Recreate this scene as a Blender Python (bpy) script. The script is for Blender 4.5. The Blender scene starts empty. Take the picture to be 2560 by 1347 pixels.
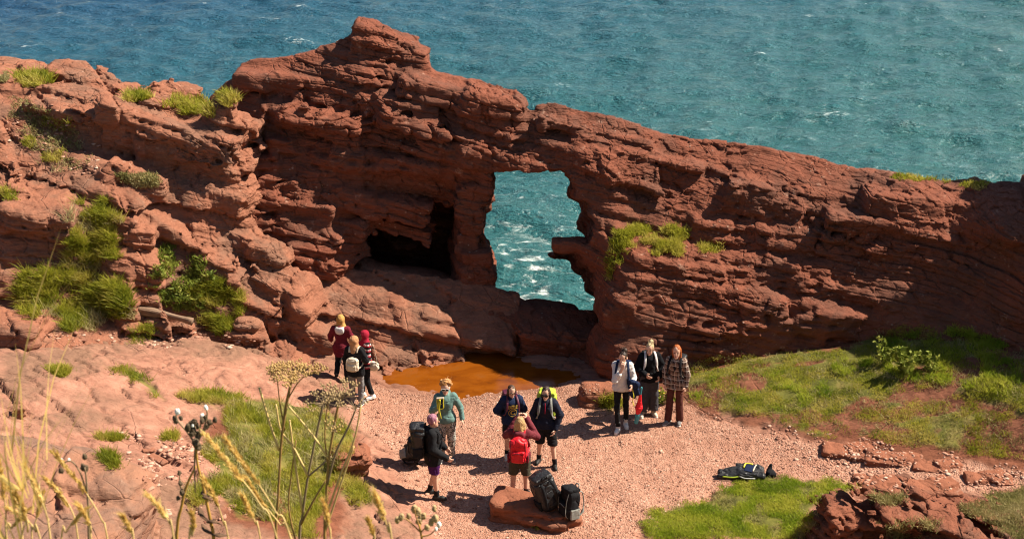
import bpy, bmesh, math, random
import numpy as np
from mathutils import Vector, Matrix
from mathutils.bvhtree import BVHTree

scene = bpy.context.scene
COL = scene.collection
rng = np.random.default_rng(7)
R = math.radians

# ------------------------------------------------------------------ camera
CAMZ, PITCH, FPX, IW, IH = 12.4, R(21.3), 3517.0, 2560.0, 1347.0
CP, SP = math.cos(PITCH), math.sin(PITCH)

def ray(px, py):
    u = (px - IW / 2) / FPX; v = (IH / 2 - py) / FPX
    return np.array([u, CP + v * SP, -SP + v * CP])

def atY(px, py, Y):
    d = ray(px, py); return np.array([0, 0, CAMZ]) + d * (Y / d[1])

def atZ(px, py, z):
    d = ray(px, py); return np.array([0, 0, CAMZ]) + d * ((z - CAMZ) / d[2])

def project(p):
    p = np.asarray(p, float)
    x = p[..., 0]; y = p[..., 1]; z = p[..., 2] - CAMZ
    d = y * CP - z * SP; v = y * SP + z * CP
    return IW / 2 + FPX * x / d, IH / 2 - FPX * v / d

cam = bpy.data.cameras.new('camera'); cam.sensor_width = 36.0; cam.lens = 36 * FPX / IW
cam.clip_start = 0.1; cam.clip_end = 20000
cam.dof.use_dof = True; cam.dof.focus_distance = 27.0; cam.dof.aperture_fstop = 9.0
camo = bpy.data.objects.new('camera', cam); COL.objects.link(camo)
camo.location = (0, 0, CAMZ); camo.rotation_euler = (R(90) - PITCH, 0, 0)
scene.camera = camo

# ------------------------------------------------------------------ object helpers
def tag(o, label=None, cat=None, group=None, kind=None):
    if label: o['label'] = label
    if cat: o['category'] = cat
    if group: o['group'] = group
    if kind: o['kind'] = kind
    return o

def empty(name, loc=(0, 0, 0), rz=0.0, parent=None):
    o = bpy.data.objects.new(name, None); o.empty_display_size = 0.1
    COL.objects.link(o); o.location = loc; o.rotation_euler = (0, 0, rz)
    if parent: o.parent = parent
    return o

def np_mesh(name, V, faces=None, quads=None, tris=None, smooth=True):
    """mesh from numpy arrays; quads (n,4) and/or tris (n,3)"""
    me = bpy.data.meshes.new(name)
    V = np.asarray(V, np.float32)
    lt, ls = [], []
    idx = []
    if quads is not None and len(quads):
        idx.append(np.asarray(quads, np.int32).ravel()); lt.append(np.full(len(quads), 4, np.int32))
    if tris is not None and len(tris):
        idx.append(np.asarray(tris, np.int32).ravel()); lt.append(np.full(len(tris), 3, np.int32))
    idx = np.concatenate(idx); lt = np.concatenate(lt)
    ls = np.concatenate([[0], np.cumsum(lt)[:-1]]).astype(np.int32)
    me.vertices.add(len(V)); me.vertices.foreach_set('co', V.ravel())
    me.loops.add(len(idx)); me.loops.foreach_set('vertex_index', idx)
    me.polygons.add(len(lt)); me.polygons.foreach_set('loop_start', ls)
    me.polygons.foreach_set('loop_total', lt)
    if smooth: me.polygons.foreach_set('use_smooth', np.ones(len(lt), bool))
    me.update(calc_edges=True); me.validate()
    return me

def link(name, me, mat=None, parent=None, loc=None):
    o = bpy.data.objects.new(name, me); COL.objects.link(o)
    if mat is not None:
        for m in (mat if isinstance(mat, (list, tuple)) else [mat]): me.materials.append(m)
    if parent is not None: o.parent = parent
    if loc is not None: o.location = loc
    return o

def coords(me):
    a = np.empty(len(me.vertices) * 3, np.float32); me.vertices.foreach_get('co', a); return a.reshape(-1, 3)

def normals(me):
    a = np.empty(len(me.vertices) * 3, np.float32); me.vertices.foreach_get('normal', a); return a.reshape(-1, 3)

def set_coords(me, V):
    me.vertices.foreach_set('co', np.asarray(V, np.float32).ravel()); me.update()

def set_attr(me, name, vals):
    a = me.attributes.new(name, 'FLOAT', 'POINT'); a.data.foreach_set('value', np.asarray(vals, np.float32))

def catmull(V, Q):
    """one step of Catmull-Clark smoothing on a quad mesh"""
    V = np.asarray(V, np.float64); Q = np.asarray(Q, np.int64); n, m = len(V), len(Q)
    fp = V[Q].mean(1); A = Q; B = np.roll(Q, -1, 1)
    key = np.minimum(A, B) * n + np.maximum(A, B)
    u, inv = np.unique(key.ravel(), return_inverse=True); inv = inv.reshape(m, 4); ne = len(u)
    ea, eb = u // n, u % n; mid = (V[ea] + V[eb]) / 2
    cnt = np.bincount(inv.ravel(), minlength=ne)
    ef = np.stack([np.bincount(inv.ravel(), np.repeat(fp[:, q], 4), ne) for q in range(3)], 1)
    ep = np.where((cnt == 2)[:, None], mid / 2 + ef / 4, mid)
    val = np.bincount(Q.ravel(), minlength=n); vv = np.maximum(val, 1)[:, None]
    F = np.stack([np.bincount(Q.ravel(), np.repeat(fp[:, q], 4), n) for q in range(3)], 1) / vv
    en = np.bincount(ea, minlength=n) + np.bincount(eb, minlength=n)
    Rm = np.stack([np.bincount(ea, mid[:, q], n) + np.bincount(eb, mid[:, q], n) for q in range(3)], 1) / np.maximum(en, 1)[:, None]
    vp = np.where((en == val)[:, None] & (val > 2)[:, None], (F + 2 * Rm + (vv - 3) * V) / vv, V)
    fi = n + ne + np.arange(m); ei = n + inv
    Q2 = np.concatenate([np.stack([Q[:, c], ei[:, c], fi, ei[:, c - 1]], 1) for c in range(4)])
    return np.concatenate([vp, ep, fp]), Q2

# ------------------------------------------------------------------ numpy noise
def _h(ix, iy, iz, seed):
    n = (ix.astype(np.uint32) * np.uint32(0x9E3779B1)) ^ (iy.astype(np.uint32) * np.uint32(0x85EBCA77)) ^ (iz.astype(np.uint32) * np.uint32(0xC2B2AE3D))
    n ^= np.uint32((seed * 0x27D4EB2F + 0x165667B1) & 0xFFFFFFFF)
    n ^= n >> np.uint32(15); n *= np.uint32(0x2C1B3C6D); n ^= n >> np.uint32(12)
    n *= np.uint32(0x297A2D39); n ^= n >> np.uint32(15)
    return n.astype(np.float32) * np.float32(2.0 / 4294967295.0) - np.float32(1)

def h1(k, seed=0):
    k = np.asarray(k).astype(np.int32); return _h(k, k * 0 + 3, k * 0 + 5, seed)

def h2(k, j, seed=0):
    k = np.asarray(k).astype(np.int32); j = np.asarray(j).astype(np.int32); return _h(k, j, k * 0 + 9, seed)

def vnoise(x, y, z, seed=0):
    x = np.asarray(x, np.float32); y = np.asarray(y, np.float32); z = np.asarray(z, np.float32)
    fx = np.floor(x); fy = np.floor(y); fz = np.floor(z)
    ix = fx.astype(np.int32); iy = fy.astype(np.int32); iz = fz.astype(np.int32)
    tx = x - fx; ty = y - fy; tz = z - fz
    tx = tx * tx * (3 - 2 * tx); ty = ty * ty * (3 - 2 * ty); tz = tz * tz * (3 - 2 * tz)
    r = 0
    def L(a, b, t): return a + (b - a) * t
    c00 = L(_h(ix, iy, iz, seed), _h(ix + 1, iy, iz, seed), tx)
    c10 = L(_h(ix, iy + 1, iz, seed), _h(ix + 1, iy + 1, iz, seed), tx)
    c01 = L(_h(ix, iy, iz + 1, seed), _h(ix + 1, iy, iz + 1, seed), tx)
    c11 = L(_h(ix, iy + 1, iz + 1, seed), _h(ix + 1, iy + 1, iz + 1, seed), tx)
    return L(L(c00, c10, ty), L(c01, c11, ty), tz)

def fbm(x, y, z, octv=4, seed=0, gain=0.5, lac=2.03):
    s = 0; a = 1.0; t = 0
    for i in range(octv):
        s = s + a * vnoise(x, y, z, seed + i * 17); t += a
        a *= gain; x = x * lac + 3.1; y = y * lac + 1.7; z = z * lac + 5.3
    return s / t

def sst(a, b, x):
    t = np.clip((x - a) / (b - a), 0, 1); return t * t * (3 - 2 * t)

def layers(s, x, th, bl, seed, sharp=0.22, jit=0.6):
    """bedding ledges: each bed (thickness th) sticks out by its own amount and breaks into blocks of length bl"""
    u = s / th; u = u + jit * vnoise(u * 0.37, x * 0.0, x * 0.0 + seed, seed + 3)
    k = np.floor(u); f = u - k
    def off(kk):
        v = x / bl * (1 + 0.4 * h1(kk, seed + 5)) + 13.7 * h1(kk, seed + 1)
        j = np.floor(v); g = v - j
        e = np.minimum(g, 1 - g)
        return h1(kk, seed + 2) * 0.55 + h2(kk, j, seed + 4) * 0.75 * sst(0, .06, e), e
    a, ea = off(k); b, _ = off(k + 1)
    t = sst(1 - sharp, 1.0, f)
    rounded = 0.22 * (1 - (2 * f - 1) ** 4)
    groove = -0.85 * np.exp(-((f - 1 + sharp * .35) / (sharp * .45)) ** 2) - 0.35 * np.exp(-(f / (sharp * .3)) ** 2)
    joint = -0.7 * np.exp(-(ea / 0.028) ** 2)
    return a + (b - a) * t + rounded + groove + joint

def facets(x, y, z, seed, crack=.5):
    """broken rock: every cell has its own level and tilt, with a thin open joint between cells"""
    x = np.asarray(x, np.float32); y = np.asarray(y, np.float32); z = np.asarray(z, np.float32)
    bx = np.floor(x - .5); by = np.floor(y - .5); bz = np.floor(z - .5)
    f1 = np.full(x.shape, 9., np.float32); f2 = f1.copy(); val = np.zeros_like(f1)
    for i in (0, 1):
        for j in (0, 1):
            for k in (0, 1):
                ix = (bx + i).astype(np.int32); iy = (by + j).astype(np.int32); iz = (bz + k).astype(np.int32)
                r1, r2, r3 = _h(ix, iy, iz, seed), _h(ix, iy, iz, seed + 1), _h(ix, iy, iz, seed + 2)
                dx = x - ix - .5 - .32 * r1; dy = y - iy - .5 - .32 * r2; dz = z - iz - .5 - .32 * r3
                d = dx * dx + dy * dy + dz * dz
                v = .6 * _h(ix, iy, iz, seed + 3) + .9 * (r2 * dx + r3 * dy + r1 * dz)
                nw = d < f1; f2 = np.where(nw, f1, np.minimum(f2, d)); val = np.where(nw, v, val); f1 = np.where(nw, d, f1)
    e = np.sqrt(f2) - np.sqrt(f1)
    return val - crack * np.exp(-(e / .045) ** 2)

def keep_main(V, Q, n_min=4000):
    """drops loose crumbs left by the noise: keeps connected pieces of some size"""
    lab = np.arange(len(V))
    for _ in range(400):
        m = lab[Q].min(1); new = lab.copy(); np.minimum.at(new, Q.ravel(), np.repeat(m, 4)); new = new[new]; new = new[new]
        if (new == lab).all(): break
        lab = new
    cnt = np.bincount(lab, minlength=len(V)); ok = cnt[lab] > n_min; Q = Q[ok[Q[:, 0]]]
    used = np.zeros(len(V), bool); used[Q.ravel()] = True; mp = np.cumsum(used) - 1
    return V[used], mp[Q]

# ------------------------------------------------------------------ scattered interpolation
class RBF:
    """smooth surface through control points: phi = r (linear kernel) with a plane"""
    def __init__(s, P, v, eps=0.25):
        s.P = np.asarray(P, float); n = len(s.P); s.eps = eps
        A = s.phi(np.linalg.norm(s.P[:, None] - s.P[None], axis=2))
        Q = np.c_[np.ones(n), s.P]
        M = np.block([[A, Q], [Q.T, np.zeros((3, 3))]])
        sol = np.linalg.solve(M + np.diag(np.r_[np.full(n, 1e-6), np.zeros(3)]), np.r_[np.asarray(v, float), 0, 0, 0])
        s.w, s.c = sol[:n], sol[n:]
    def phi(s, r): return np.sqrt(r * r + s.eps ** 2)
    def __call__(s, x, y):
        sh = np.shape(x); x = np.ravel(x); y = np.ravel(y); out = np.empty(len(x))
        for i in range(0, len(x), 60000):
            a = x[i:i + 60000, None] - s.P[None, :, 0]; b = y[i:i + 60000, None] - s.P[None, :, 1]
            out[i:i + 60000] = s.phi(np.sqrt(a * a + b * b)) @ s.w + s.c[0] + s.c[1] * x[i:i + 60000] + s.c[2] * y[i:i + 60000]
        return out.reshape(sh)

def poly_sd(x, y, poly):
    """signed distance to polygon, negative inside"""
    x = np.asarray(x, float); y = np.asarray(y, float)
    d = np.full(x.shape, 1e9); ins = np.zeros(x.shape, bool)
    n = len(poly)
    for i in range(n):
        ax, ay = poly[i]; bx, by = poly[(i + 1) % n]
        ex, ey = bx - ax, by - ay; wx, wy = x - ax, y - ay
        t = np.clip((wx * ex + wy * ey) / (ex * ex + ey * ey + 1e-12), 0, 1)
        d = np.minimum(d, (wx - ex * t) ** 2 + (wy - ey * t) ** 2)
        c = ((ay > y) != (by > y)) & (x < (bx - ax) * (y - ay) / ((by - ay) if by != ay else 1e-12) + ax)
        ins ^= c
    d = np.sqrt(d); return np.where(ins, -d, d)

# ------------------------------------------------------------------ implicit surfaces
_CORN = [(i, j, k) for i in (0, 1) for j in (0, 1) for k in (0, 1)]
_EDG = [(a, b) for a in range(8) for b in range(a + 1, 8) if sum(abs(_CORN[a][q] - _CORN[b][q]) for q in range(3)) == 1]

def surface_nets(F, org, h):
    F = np.asarray(F, np.float32).copy()
    for ax in range(3):
        sl = [slice(None)] * 3
        for e in (0, -1):
            sl[ax] = e; F[tuple(sl)] = np.maximum(F[tuple(sl)], 0.5 * h)
    S = F < 0
    nx, ny, nz = F.shape
    cnt = np.zeros((nx - 1, ny - 1, nz - 1), np.int8)
    for (i, j, k) in _CORN: cnt += S[i:nx - 1 + i, j:ny - 1 + j, k:nz - 1 + k]
    mask = (cnt > 0) & (cnt < 8)
    ii, jj, kk = np.nonzero(mask)
    idx = np.full(mask.shape, -1, np.int32); idx[ii, jj, kk] = np.arange(len(ii))
    cv = [F[ii + i, jj + j, kk + k] for (i, j, k) in _CORN]
    acc = np.zeros((len(ii), 3), np.float64); num = np.zeros(len(ii))
    for a, b in _EDG:
        m = (cv[a] < 0) != (cv[b] < 0)
        t = cv[a][m] / (cv[a][m] - cv[b][m])
        pa = np.array(_CORN[a], float); pb = np.array(_CORN[b], float)
        acc[m] += pa + t[:, None] * (pb - pa); num[m] += 1
    V = (np.c_[ii, jj, kk] + acc / num[:, None]) * h + np.asarray(org)
    Q = []
    for ax in range(3):
        o1, o2 = [(1, 2), (2, 0), (0, 1)][ax]
        sa = [slice(1, n - 1) for n in F.shape]; sb = list(sa)
        sa[ax] = slice(0, F.shape[ax] - 1); sb[ax] = slice(1, F.shape[ax])
        A = S[tuple(sa)]; B = S[tuple(sb)]
        for flip, m in ((False, A & ~B), (True, ~A & B)):
            p = np.array(np.nonzero(m))
            if p.shape[1] == 0: continue
            base = p.copy()
            for q in range(3):
                if q != ax: base[q] += 1
            def cell(d1, d2):
                c = base.copy(); c[o1] -= d1; c[o2] -= d2; return idx[c[0], c[1], c[2]]
            q4 = np.stack([cell(1, 1), cell(0, 1), cell(0, 0), cell(1, 0)], 1)
            Q.append(q4[:, ::-1] if flip else q4)
    Q = np.concatenate(Q)
    return V, Q[(Q >= 0).all(1)]

def grid3(lo, hi, h):
    ax = [np.arange(lo[q], hi[q] + h, h, dtype=np.float32) for q in range(3)]
    return ax, np.meshgrid(*ax, indexing='ij')

# ------------------------------------------------------------------ material helpers
class NT:
    def __init__(s, name):
        s.m = bpy.data.materials.new(name); s.m.use_nodes = True
        s.t = s.m.node_tree; s.n = s.t.nodes; s.l = s.t.links
        s.b = s.n['Principled BSDF']
    def node(s, typ, **kw):
        n = s.n.new(typ)
        for k, v in kw.items():
            if k == 'inp':
                for a, b in v.items():
                    if hasattr(b, 'is_linked') or isinstance(b, bpy.types.NodeSocket): s.l.new(b, n.inputs[a])
                    else: n.inputs[a].default_value = b
            else: setattr(n, k, v)
        return n
    def co(s, kind='Object'):
        return s.node('ShaderNodeTexCoord').outputs[kind]
    def mapv(s, vec, scale=(1, 1, 1), rot=(0, 0, 0), loc=(0, 0, 0)):
        return s.node('ShaderNodeMapping', inp={'Vector': vec, 'Scale': scale, 'Rotation': rot, 'Location': loc}).outputs[0]
    def noise(s, vec, scale, detail=4, rough=0.55, dist=0.0):
        return s.node('ShaderNodeTexNoise', inp={'Vector': vec, 'Scale': scale, 'Detail': detail, 'Roughness': rough, 'Distortion': dist}).outputs['Fac']
    def voro(s, vec, scale, feature='F1', out='Distance', rand=1.0):
        n = s.node('ShaderNodeTexVoronoi', feature=feature, inp={'Vector': vec, 'Scale': scale, 'Randomness': rand}); return n.outputs[out]
    def ramp(s, fac, stops):
        n = s.node('ShaderNodeValToRGB', inp={'Fac': fac}); e = n.color_ramp.elements
        while len(e) < len(stops): e.new(0.5)
        for q, (p, c) in zip(e, stops):
            q.position = p; q.color = (*c, 1) if len(c) == 3 else c
        return n.outputs['Color']
    def rng(s, fac, a, b, c=0.0, d=1.0):
        return s.node('ShaderNodeMapRange', inp={'Value': fac, 'From Min': a, 'From Max': b, 'To Min': c, 'To Max': d}).outputs[0]
    def math(s, op, a, b=0.0, c=None):
        n = s.node('ShaderNodeMath', operation=op)
        for i, v in enumerate((a, b) if c is None else (a, b, c)):
            if isinstance(v, bpy.types.NodeSocket): s.l.new(v, n.inputs[i])
            else: n.inputs[i].default_value = v
        return n.outputs[0]
    def mix(s, fac, a, b, mode='MIX'):
        n = s.node('ShaderNodeMix', data_type='RGBA', blend_type=mode)
        for i, v in ((0, fac), (6, a), (7, b)):
            if isinstance(v, bpy.types.NodeSocket): s.l.new(v, n.inputs[i])
            else: n.inputs[i].default_value = v if i == 0 else ((*v, 1) if len(v) == 3 else v)
        return n.outputs[2]
    def attr(s, name):
        return s.node('ShaderNodeAttribute', attribute_name=name).outputs['Fac']
    def bump(s, height, strength=0.5, dist=0.02, normal=None):
        kw = {'Height': height, 'Strength': strength, 'Distance': dist}
        if normal is not None: kw['Normal'] = normal
        return s.node('ShaderNodeBump', inp=kw).outputs[0]
    def set(s, **kw):
        for k, v in kw.items():
            k = k.replace('_', ' ')
            if isinstance(v, bpy.types.NodeSocket): s.l.new(v, s.b.inputs[k])
            else: s.b.inputs[k].default_value = (*v, 1) if isinstance(v, tuple) and len(v) == 3 else v
        return s.m
# ------------------------------------------------------------------ materials of the place
def rock_mat(name, light, mid, dark, grey, dip=0.2, greyamt=0.5, pebbles=0.5, warm=None, bump=1.0):
    t = NT(name); P = t.co('Object')
    bed = t.mapv(P, scale=(0.55, 0.55, 3.2), rot=(0, math.atan(dip), 0))
    big = t.noise(P, 0.45, 3)
    lam = t.noise(bed, 2.3, 6, 0.6, 0.3)
    fine = t.noise(P, 14.0, 5, 0.65)
    wob = t.mix(0.12, t.mapv(P, scale=(1, 1, 1.7), rot=(0, math.atan(dip), 0)), t.node('ShaderNodeTexNoise', inp={'Vector': P, 'Scale': 2.5, 'Detail': 4.0}).outputs['Color'], 'ADD')
    ck = t.voro(wob, 1.7, 'DISTANCE_TO_EDGE')
    step = t.ramp(t.noise(bed, 4.2, 5, 0.55, 0.2), [(0.38, (0, 0, 0)), (0.44, (.45, .45, .45)), (0.52, (.5, .5, .5)), (0.56, (1, 1, 1))])
    c = t.ramp(lam, [(0.25, dark), (0.45, mid), (0.62, mid), (0.8, light)])
    c = t.mix(t.rng(big, 0.35, 0.7), c, t.mix(0.5, c, mid))
    if warm: c = t.mix(t.rng(t.noise(P, 0.8, 3), 0.56, 0.68, 0, 0.6), c, warm)
    gm = t.rng(t.noise(P, 0.8, 7, 0.66, 0.3), 0.48, 0.60, 0, greyamt)
    c = t.mix(gm, c, grey); c = t.mix(t.rng(t.noise(t.mapv(P, scale=(1.3, 1.3, .35)), 1.2, 6, .65, .5), .52, .64, 0, .55), c, t.mix(.6, c, dark)); c = t.mix(t.rng(t.noise(P, 3.5, 6, .7), .62, .70, 0, .5), c, t.mix(.55, light, (.42, .33, .26)))
    c = t.mix(t.rng(fine, 0.3, 0.75, 0.0, 0.35), c, t.mix(0.6, c, light))
    # conglomerate pebbles set in the rock along some beds
    v = t.node('ShaderNodeTexVoronoi', feature='F1', inp={'Vector': P, 'Scale': 11.0})
    pm = t.math('MULTIPLY', t.rng(v.outputs['Distance'], 0.22, 0.3, 1, 0), t.rng(t.noise(bed, 0.9, 3), 0.55, 0.62, 0, pebbles))
    pc = t.ramp(v.outputs['Color'], [(0.0, dark), (0.5, mid), (1.0, (0.50, 0.36, 0.28))])
    c = t.mix(pm, c, pc)
    h = t.math('ADD', t.math('MULTIPLY', lam, 1.0), t.math('MULTIPLY', fine, 0.35))
    h = t.math('ADD', h, t.math('MULTIPLY', pm, 0.5))
    h = t.math('ADD', h, t.math('MULTIPLY', step, 0.32))
    h = t.math('SUBTRACT', h, t.math('MULTIPLY', t.rng(ck, 0.0, 0.03, 0.5, 0), t.rng(t.noise(P, .7, 2), .45, .6)))
    h2_ = t.noise(P, 45.0, 4, 0.7)
    n1 = t.bump(h, 0.7 * bump, 0.075)
    n2 = t.bump(h2_, 0.45 * bump, 0.012, n1)
    return t.set(Base_Color=c, Roughness=0.92, Specular_IOR_Level=0.15, Normal=n2)

M = {}
M['arch'] = rock_mat('red_sandstone', (0.30, 0.118, 0.070), (0.158, 0.050, 0.029), (0.055, 0.018, 0.011), (0.070, 0.042, 0.032), 0.2, 0.5, 0.6)
M['left'] = rock_mat('pink_sandstone', (0.40, 0.185, 0.115), (0.225, 0.089, 0.053), (0.075, 0.026, 0.016), (0.125, 0.075, 0.053), 0.28, 0.65, 0.3)
M['boulder'] = rock_mat('boulder_sandstone', (0.30, 0.125, 0.075), (0.22, 0.08, 0.045), (0.12, 0.04, 0.025), (0.10, 0.06, 0.045), 0.1, 0.45, 0.2)
M['slab'] = rock_mat('grey_pink_sandstone', (0.31, 0.15, 0.095), (0.22, 0.10, 0.062), (0.14, 0.06, 0.037), (0.13, 0.08, 0.06), 0.05, 0.85, 0.15)
M['slab_pale'] = rock_mat('smooth_pink_sandstone', (0.36, 0.185, 0.115), (0.265, 0.125, 0.078), (0.16, 0.07, 0.043), (0.155, 0.092, 0.068), 0.05, 0.9, 0.0, bump=.8)
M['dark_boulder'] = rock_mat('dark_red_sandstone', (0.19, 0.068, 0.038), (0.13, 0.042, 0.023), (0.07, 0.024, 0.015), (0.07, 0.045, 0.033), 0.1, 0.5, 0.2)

def ground_mat():
    t = NT('ground'); P = t.co('Object')
    g, s, so = t.attr('gravel'), t.attr('turf'), t.attr('soil')
    # gravel: little stones of several tints
    v = t.node('ShaderNodeTexVoronoi', feature='F1', inp={'Vector': P, 'Scale': 34.0})
    gc = t.ramp(v.outputs['Color'], [(0.0, (0.15, 0.062, 0.040)), (0.4, (0.34, 0.17, 0.115)), (0.75, (0.44, 0.245, 0.17)), (1.0, (0.56, 0.38, 0.29))])
    gc = t.mix(0.35, gc, (0.40, 0.21, 0.148)); gc = t.mix(t.rng(t.noise(P, 0.8, 5, .6), 0.42, 0.6, 0, 0.6), gc, (0.30, 0.14, 0.092))
    gh = t.rng(v.outputs['Distance'], 0, 0.6, 1, 0)
    # slab rock
    bed = t.mapv(P, scale=(0.5, 1.4, 3.0), rot=(0.1, 0.12, 0.2))
    lam = t.noise(bed, 2.0, 7, 0.62, 0.4)
    fine = t.noise(P, 12.0, 5, 0.65)
    rc = t.ramp(lam, [(0.28, (0.12, 0.048, 0.034)), (0.42, (0.26, 0.115, 0.077)), (0.6, (0.335, 0.158, 0.108)), (0.78, (0.40, 0.22, 0.155))])
    rc = t.mix(t.math('MAXIMUM', t.math('MULTIPLY', t.attr('weather'), t.rng(t.noise(P, 1.6, 6, .65), .34, .5, .25, .95)), t.rng(t.noise(P, 0.5, 7, 0.64, .4), 0.5, 0.6, 0, 0.6)), rc, (0.16, 0.086, 0.056))
    rc = t.mix(t.rng(fine, 0.35, 0.75, 0, 0.3), rc, (0.38, 0.21, 0.14))
    sc = t.ramp(t.noise(P, 7.0, 5, 0.65), [(0.3, (0.10, 0.034, 0.018)), (0.7, (0.20, 0.072, 0.04))])
    tc = t.ramp(t.noise(P, 3.0, 5, 0.6), [(0.3, (0.05, 0.05, 0.012)), (0.5, (0.11, 0.105, 0.02)), (0.72, (0.20, 0.15, 0.05))])
    c = t.mix(g, rc, gc); c = t.mix(so, c, sc); c = t.mix(s, c, tc); c = t.mix(t.math('MULTIPLY', t.attr('wet'), .8), c, t.mix(0.55, c, (0.055, 0.018, 0.006)))
    h = t.math('ADD', t.math('MULTIPLY', t.math('MULTIPLY', gh, g), 0.8), t.math('MULTIPLY', fine, 0.5))
    notg = t.math('SUBTRACT', 1.0, t.math('MAXIMUM', g, s))
    wob = t.mix(0.2, t.mapv(P, scale=(1, 1.5, 1)), t.node('ShaderNodeTexNoise', inp={'Vector': P, 'Scale': 2.0, 'Detail': 5.0}).outputs['Color'], 'ADD')
    ck = t.math('MULTIPLY', t.rng(t.voro(wob, .8, 'DISTANCE_TO_EDGE'), 0, .016, .8, 0), t.rng(t.noise(P, .6, 3), .48, .6))
    step = t.ramp(t.noise(t.mapv(P, scale=(.6, 1.7, 2.5)), 2.6, 6, 0.6, 0.5), [(0.36, (0, 0, 0)), (0.40, (.33, .33, .33)), (0.47, (.36, .36, .36)), (0.5, (.66, .66, .66)), (0.57, (.7, .7, .7)), (0.6, (1, 1, 1))])
    rel = t.math('ADD', t.math('MULTIPLY', lam, .6), t.math('SUBTRACT', t.math('MULTIPLY', step, .8), ck))
    h = t.math('ADD', h, t.math('MULTIPLY', rel, notg))
    n1 = t.bump(h, 0.7, 0.045)
    n2 = t.bump(t.noise(P, 60.0, 3, 0.7), 0.3, 0.008, n1)
    return t.set(Base_Color=c, Roughness=0.93, Specular_IOR_Level=0.15, Normal=n2)
M['ground'] = ground_mat()

def sea_mat():
    t = NT('sea_water'); P = t.co('Object')
    sx = t.node('ShaderNodeSeparateXYZ', inp={0: P}).outputs
    deep = t.rng(t.math('ADD', sx[1], t.math('MULTIPLY', sx[0], -0.9)), 25, 115)
    big = t.noise(t.mapv(P, scale=(0.05, 0.12, 1)), 1.0, 4)
    c = t.ramp(deep, [(0.0, (0.024, 0.104, 0.098)), (0.35, (0.023, 0.100, 0.110)), (0.75, (0.018, 0.078, 0.118)), (1.0, (0.012, 0.052, 0.115))])
    c = t.mix(t.rng(big, 0.35, 0.7, 0, 0.15), c, t.mix(0.45, c, (0.012, 0.045, 0.06)))
    # foam: streaks near the rocks, whitecaps farther out
    crest = t.attr('crest')
    Q = t.mapv(P, scale=(0.6, 1.0, 1.0))
    f1 = t.noise(Q, 1.1, 8, 0.72, 1.2)
    web = t.rng(t.voro(t.mapv(P, scale=(1, 1.3, 1)), 1.6, 'DISTANCE_TO_EDGE'), 0.0, 0.13, 1, 0)
    near = t.attr('shore')
    fm = t.math('MULTIPLY', t.rng(f1, 0.55, 0.66), t.math('MULTIPLY', near, t.math('ADD', 0.45, web)))
    cap = t.math('MULTIPLY', t.rng(crest, 0.62, 0.9), t.rng(t.noise(t.mapv(P, scale=(1, 2, 1)), 3.0, 6, 0.7), 0.54, 0.64))
    cap = t.math('MULTIPLY', cap, t.rng(t.noise(P, 0.21, 3), 0.56, 0.62))
    foam = t.math('MINIMUM', t.math('ADD', fm, cap), 1.0)
    c = t.mix(foam, c, (0.75, 0.78, 0.74))
    r1 = t.noise(t.mapv(P, scale=(0.8, 1.5, 1)), 1.3, 5, 0.6, 0.5)
    r2 = t.noise(t.mapv(P, scale=(0.9, 1.4, 1)), 4.5, 4, 0.6, .3)
    n1 = t.bump(r1, 0.9, 0.45); n2 = t.bump(r2, 1.0, 0.15, n1)
    return t.set(Base_Color=c, Roughness=t.math('ADD', 0.14, t.math('MULTIPLY', foam, 0.6)), IOR=1.33, Specular_IOR_Level=0.5, Normal=n2)
M['sea'] = sea_mat()

def puddle_mat():
    t = NT('rusty_puddle'); P = t.co('Object')
    n = t.noise(t.mapv(P, scale=(1, 1.6, 1)), 1.6, 6, 0.6, 0.6)
    c = t.ramp(n, [(0.25, (0.08, 0.021, 0.004)), (0.42, (0.145, 0.037, 0.003)), (0.58, (0.19, 0.052, 0.004)), (0.78, (0.16, 0.056, 0.012))])
    v = t.node('ShaderNodeTexVoronoi', feature='F1', inp={'Vector': P, 'Scale': 14.0})
    c = t.mix(t.math('MULTIPLY', t.rng(v.outputs['Distance'], 0.15, 0.25, 1, 0), t.rng(t.noise(P, 1.4, 4), 0.55, 0.65, 0, 0.7)), c, (0.2, 0.07, 0.02))
    return t.set(Base_Color=c, Roughness=0.12, IOR=1.33, Normal=t.bump(t.noise(P, 3.5, 5, 0.6), 0.12, 0.04))
M['puddle'] = puddle_mat()

def blade_mat(name, a, b, c3, trans=0.25):
    t = NT(name)
    c = t.ramp(t.attr('tint'), [(0.0, a), (0.5, b), (1.0, c3)])
    t.set(Base_Color=c, Roughness=0.6, Specular_IOR_Level=0.2)
    out = t.n['Material Output']
    tr = t.node('ShaderNodeBsdfTranslucent', inp={'Color': c})
    mx = t.node('ShaderNodeMixShader', inp={0: trans, 1: t.b.outputs[0], 2: tr.outputs[0]})
    t.l.new(mx.outputs[0], out.inputs[0])
    return t.m
M['grass'] = blade_mat('green_grass', (0.12, 0.16, 0.013), (0.33, 0.32, 0.028), (0.56, 0.44, 0.13), .45)
M['grass_lush'] = blade_mat('lush_grass', (0.09, 0.17, 0.013), (0.28, 0.34, 0.022), (0.50, 0.46, 0.08), .45)
M['grass_dry'] = blade_mat('dry_grass', (0.13, 0.14, 0.035), (0.30, 0.26, 0.10), (0.46, 0.38, 0.19))
M['straw'] = blade_mat('straw', (0.50, 0.32, 0.08), (0.72, 0.50, 0.15), (0.85, 0.66, 0.28), 0.45)
M['weed'] = blade_mat('weed_leaves', (0.10, 0.14, 0.02), (0.24, 0.28, 0.04), (0.42, 0.38, 0.10), .35)

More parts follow.
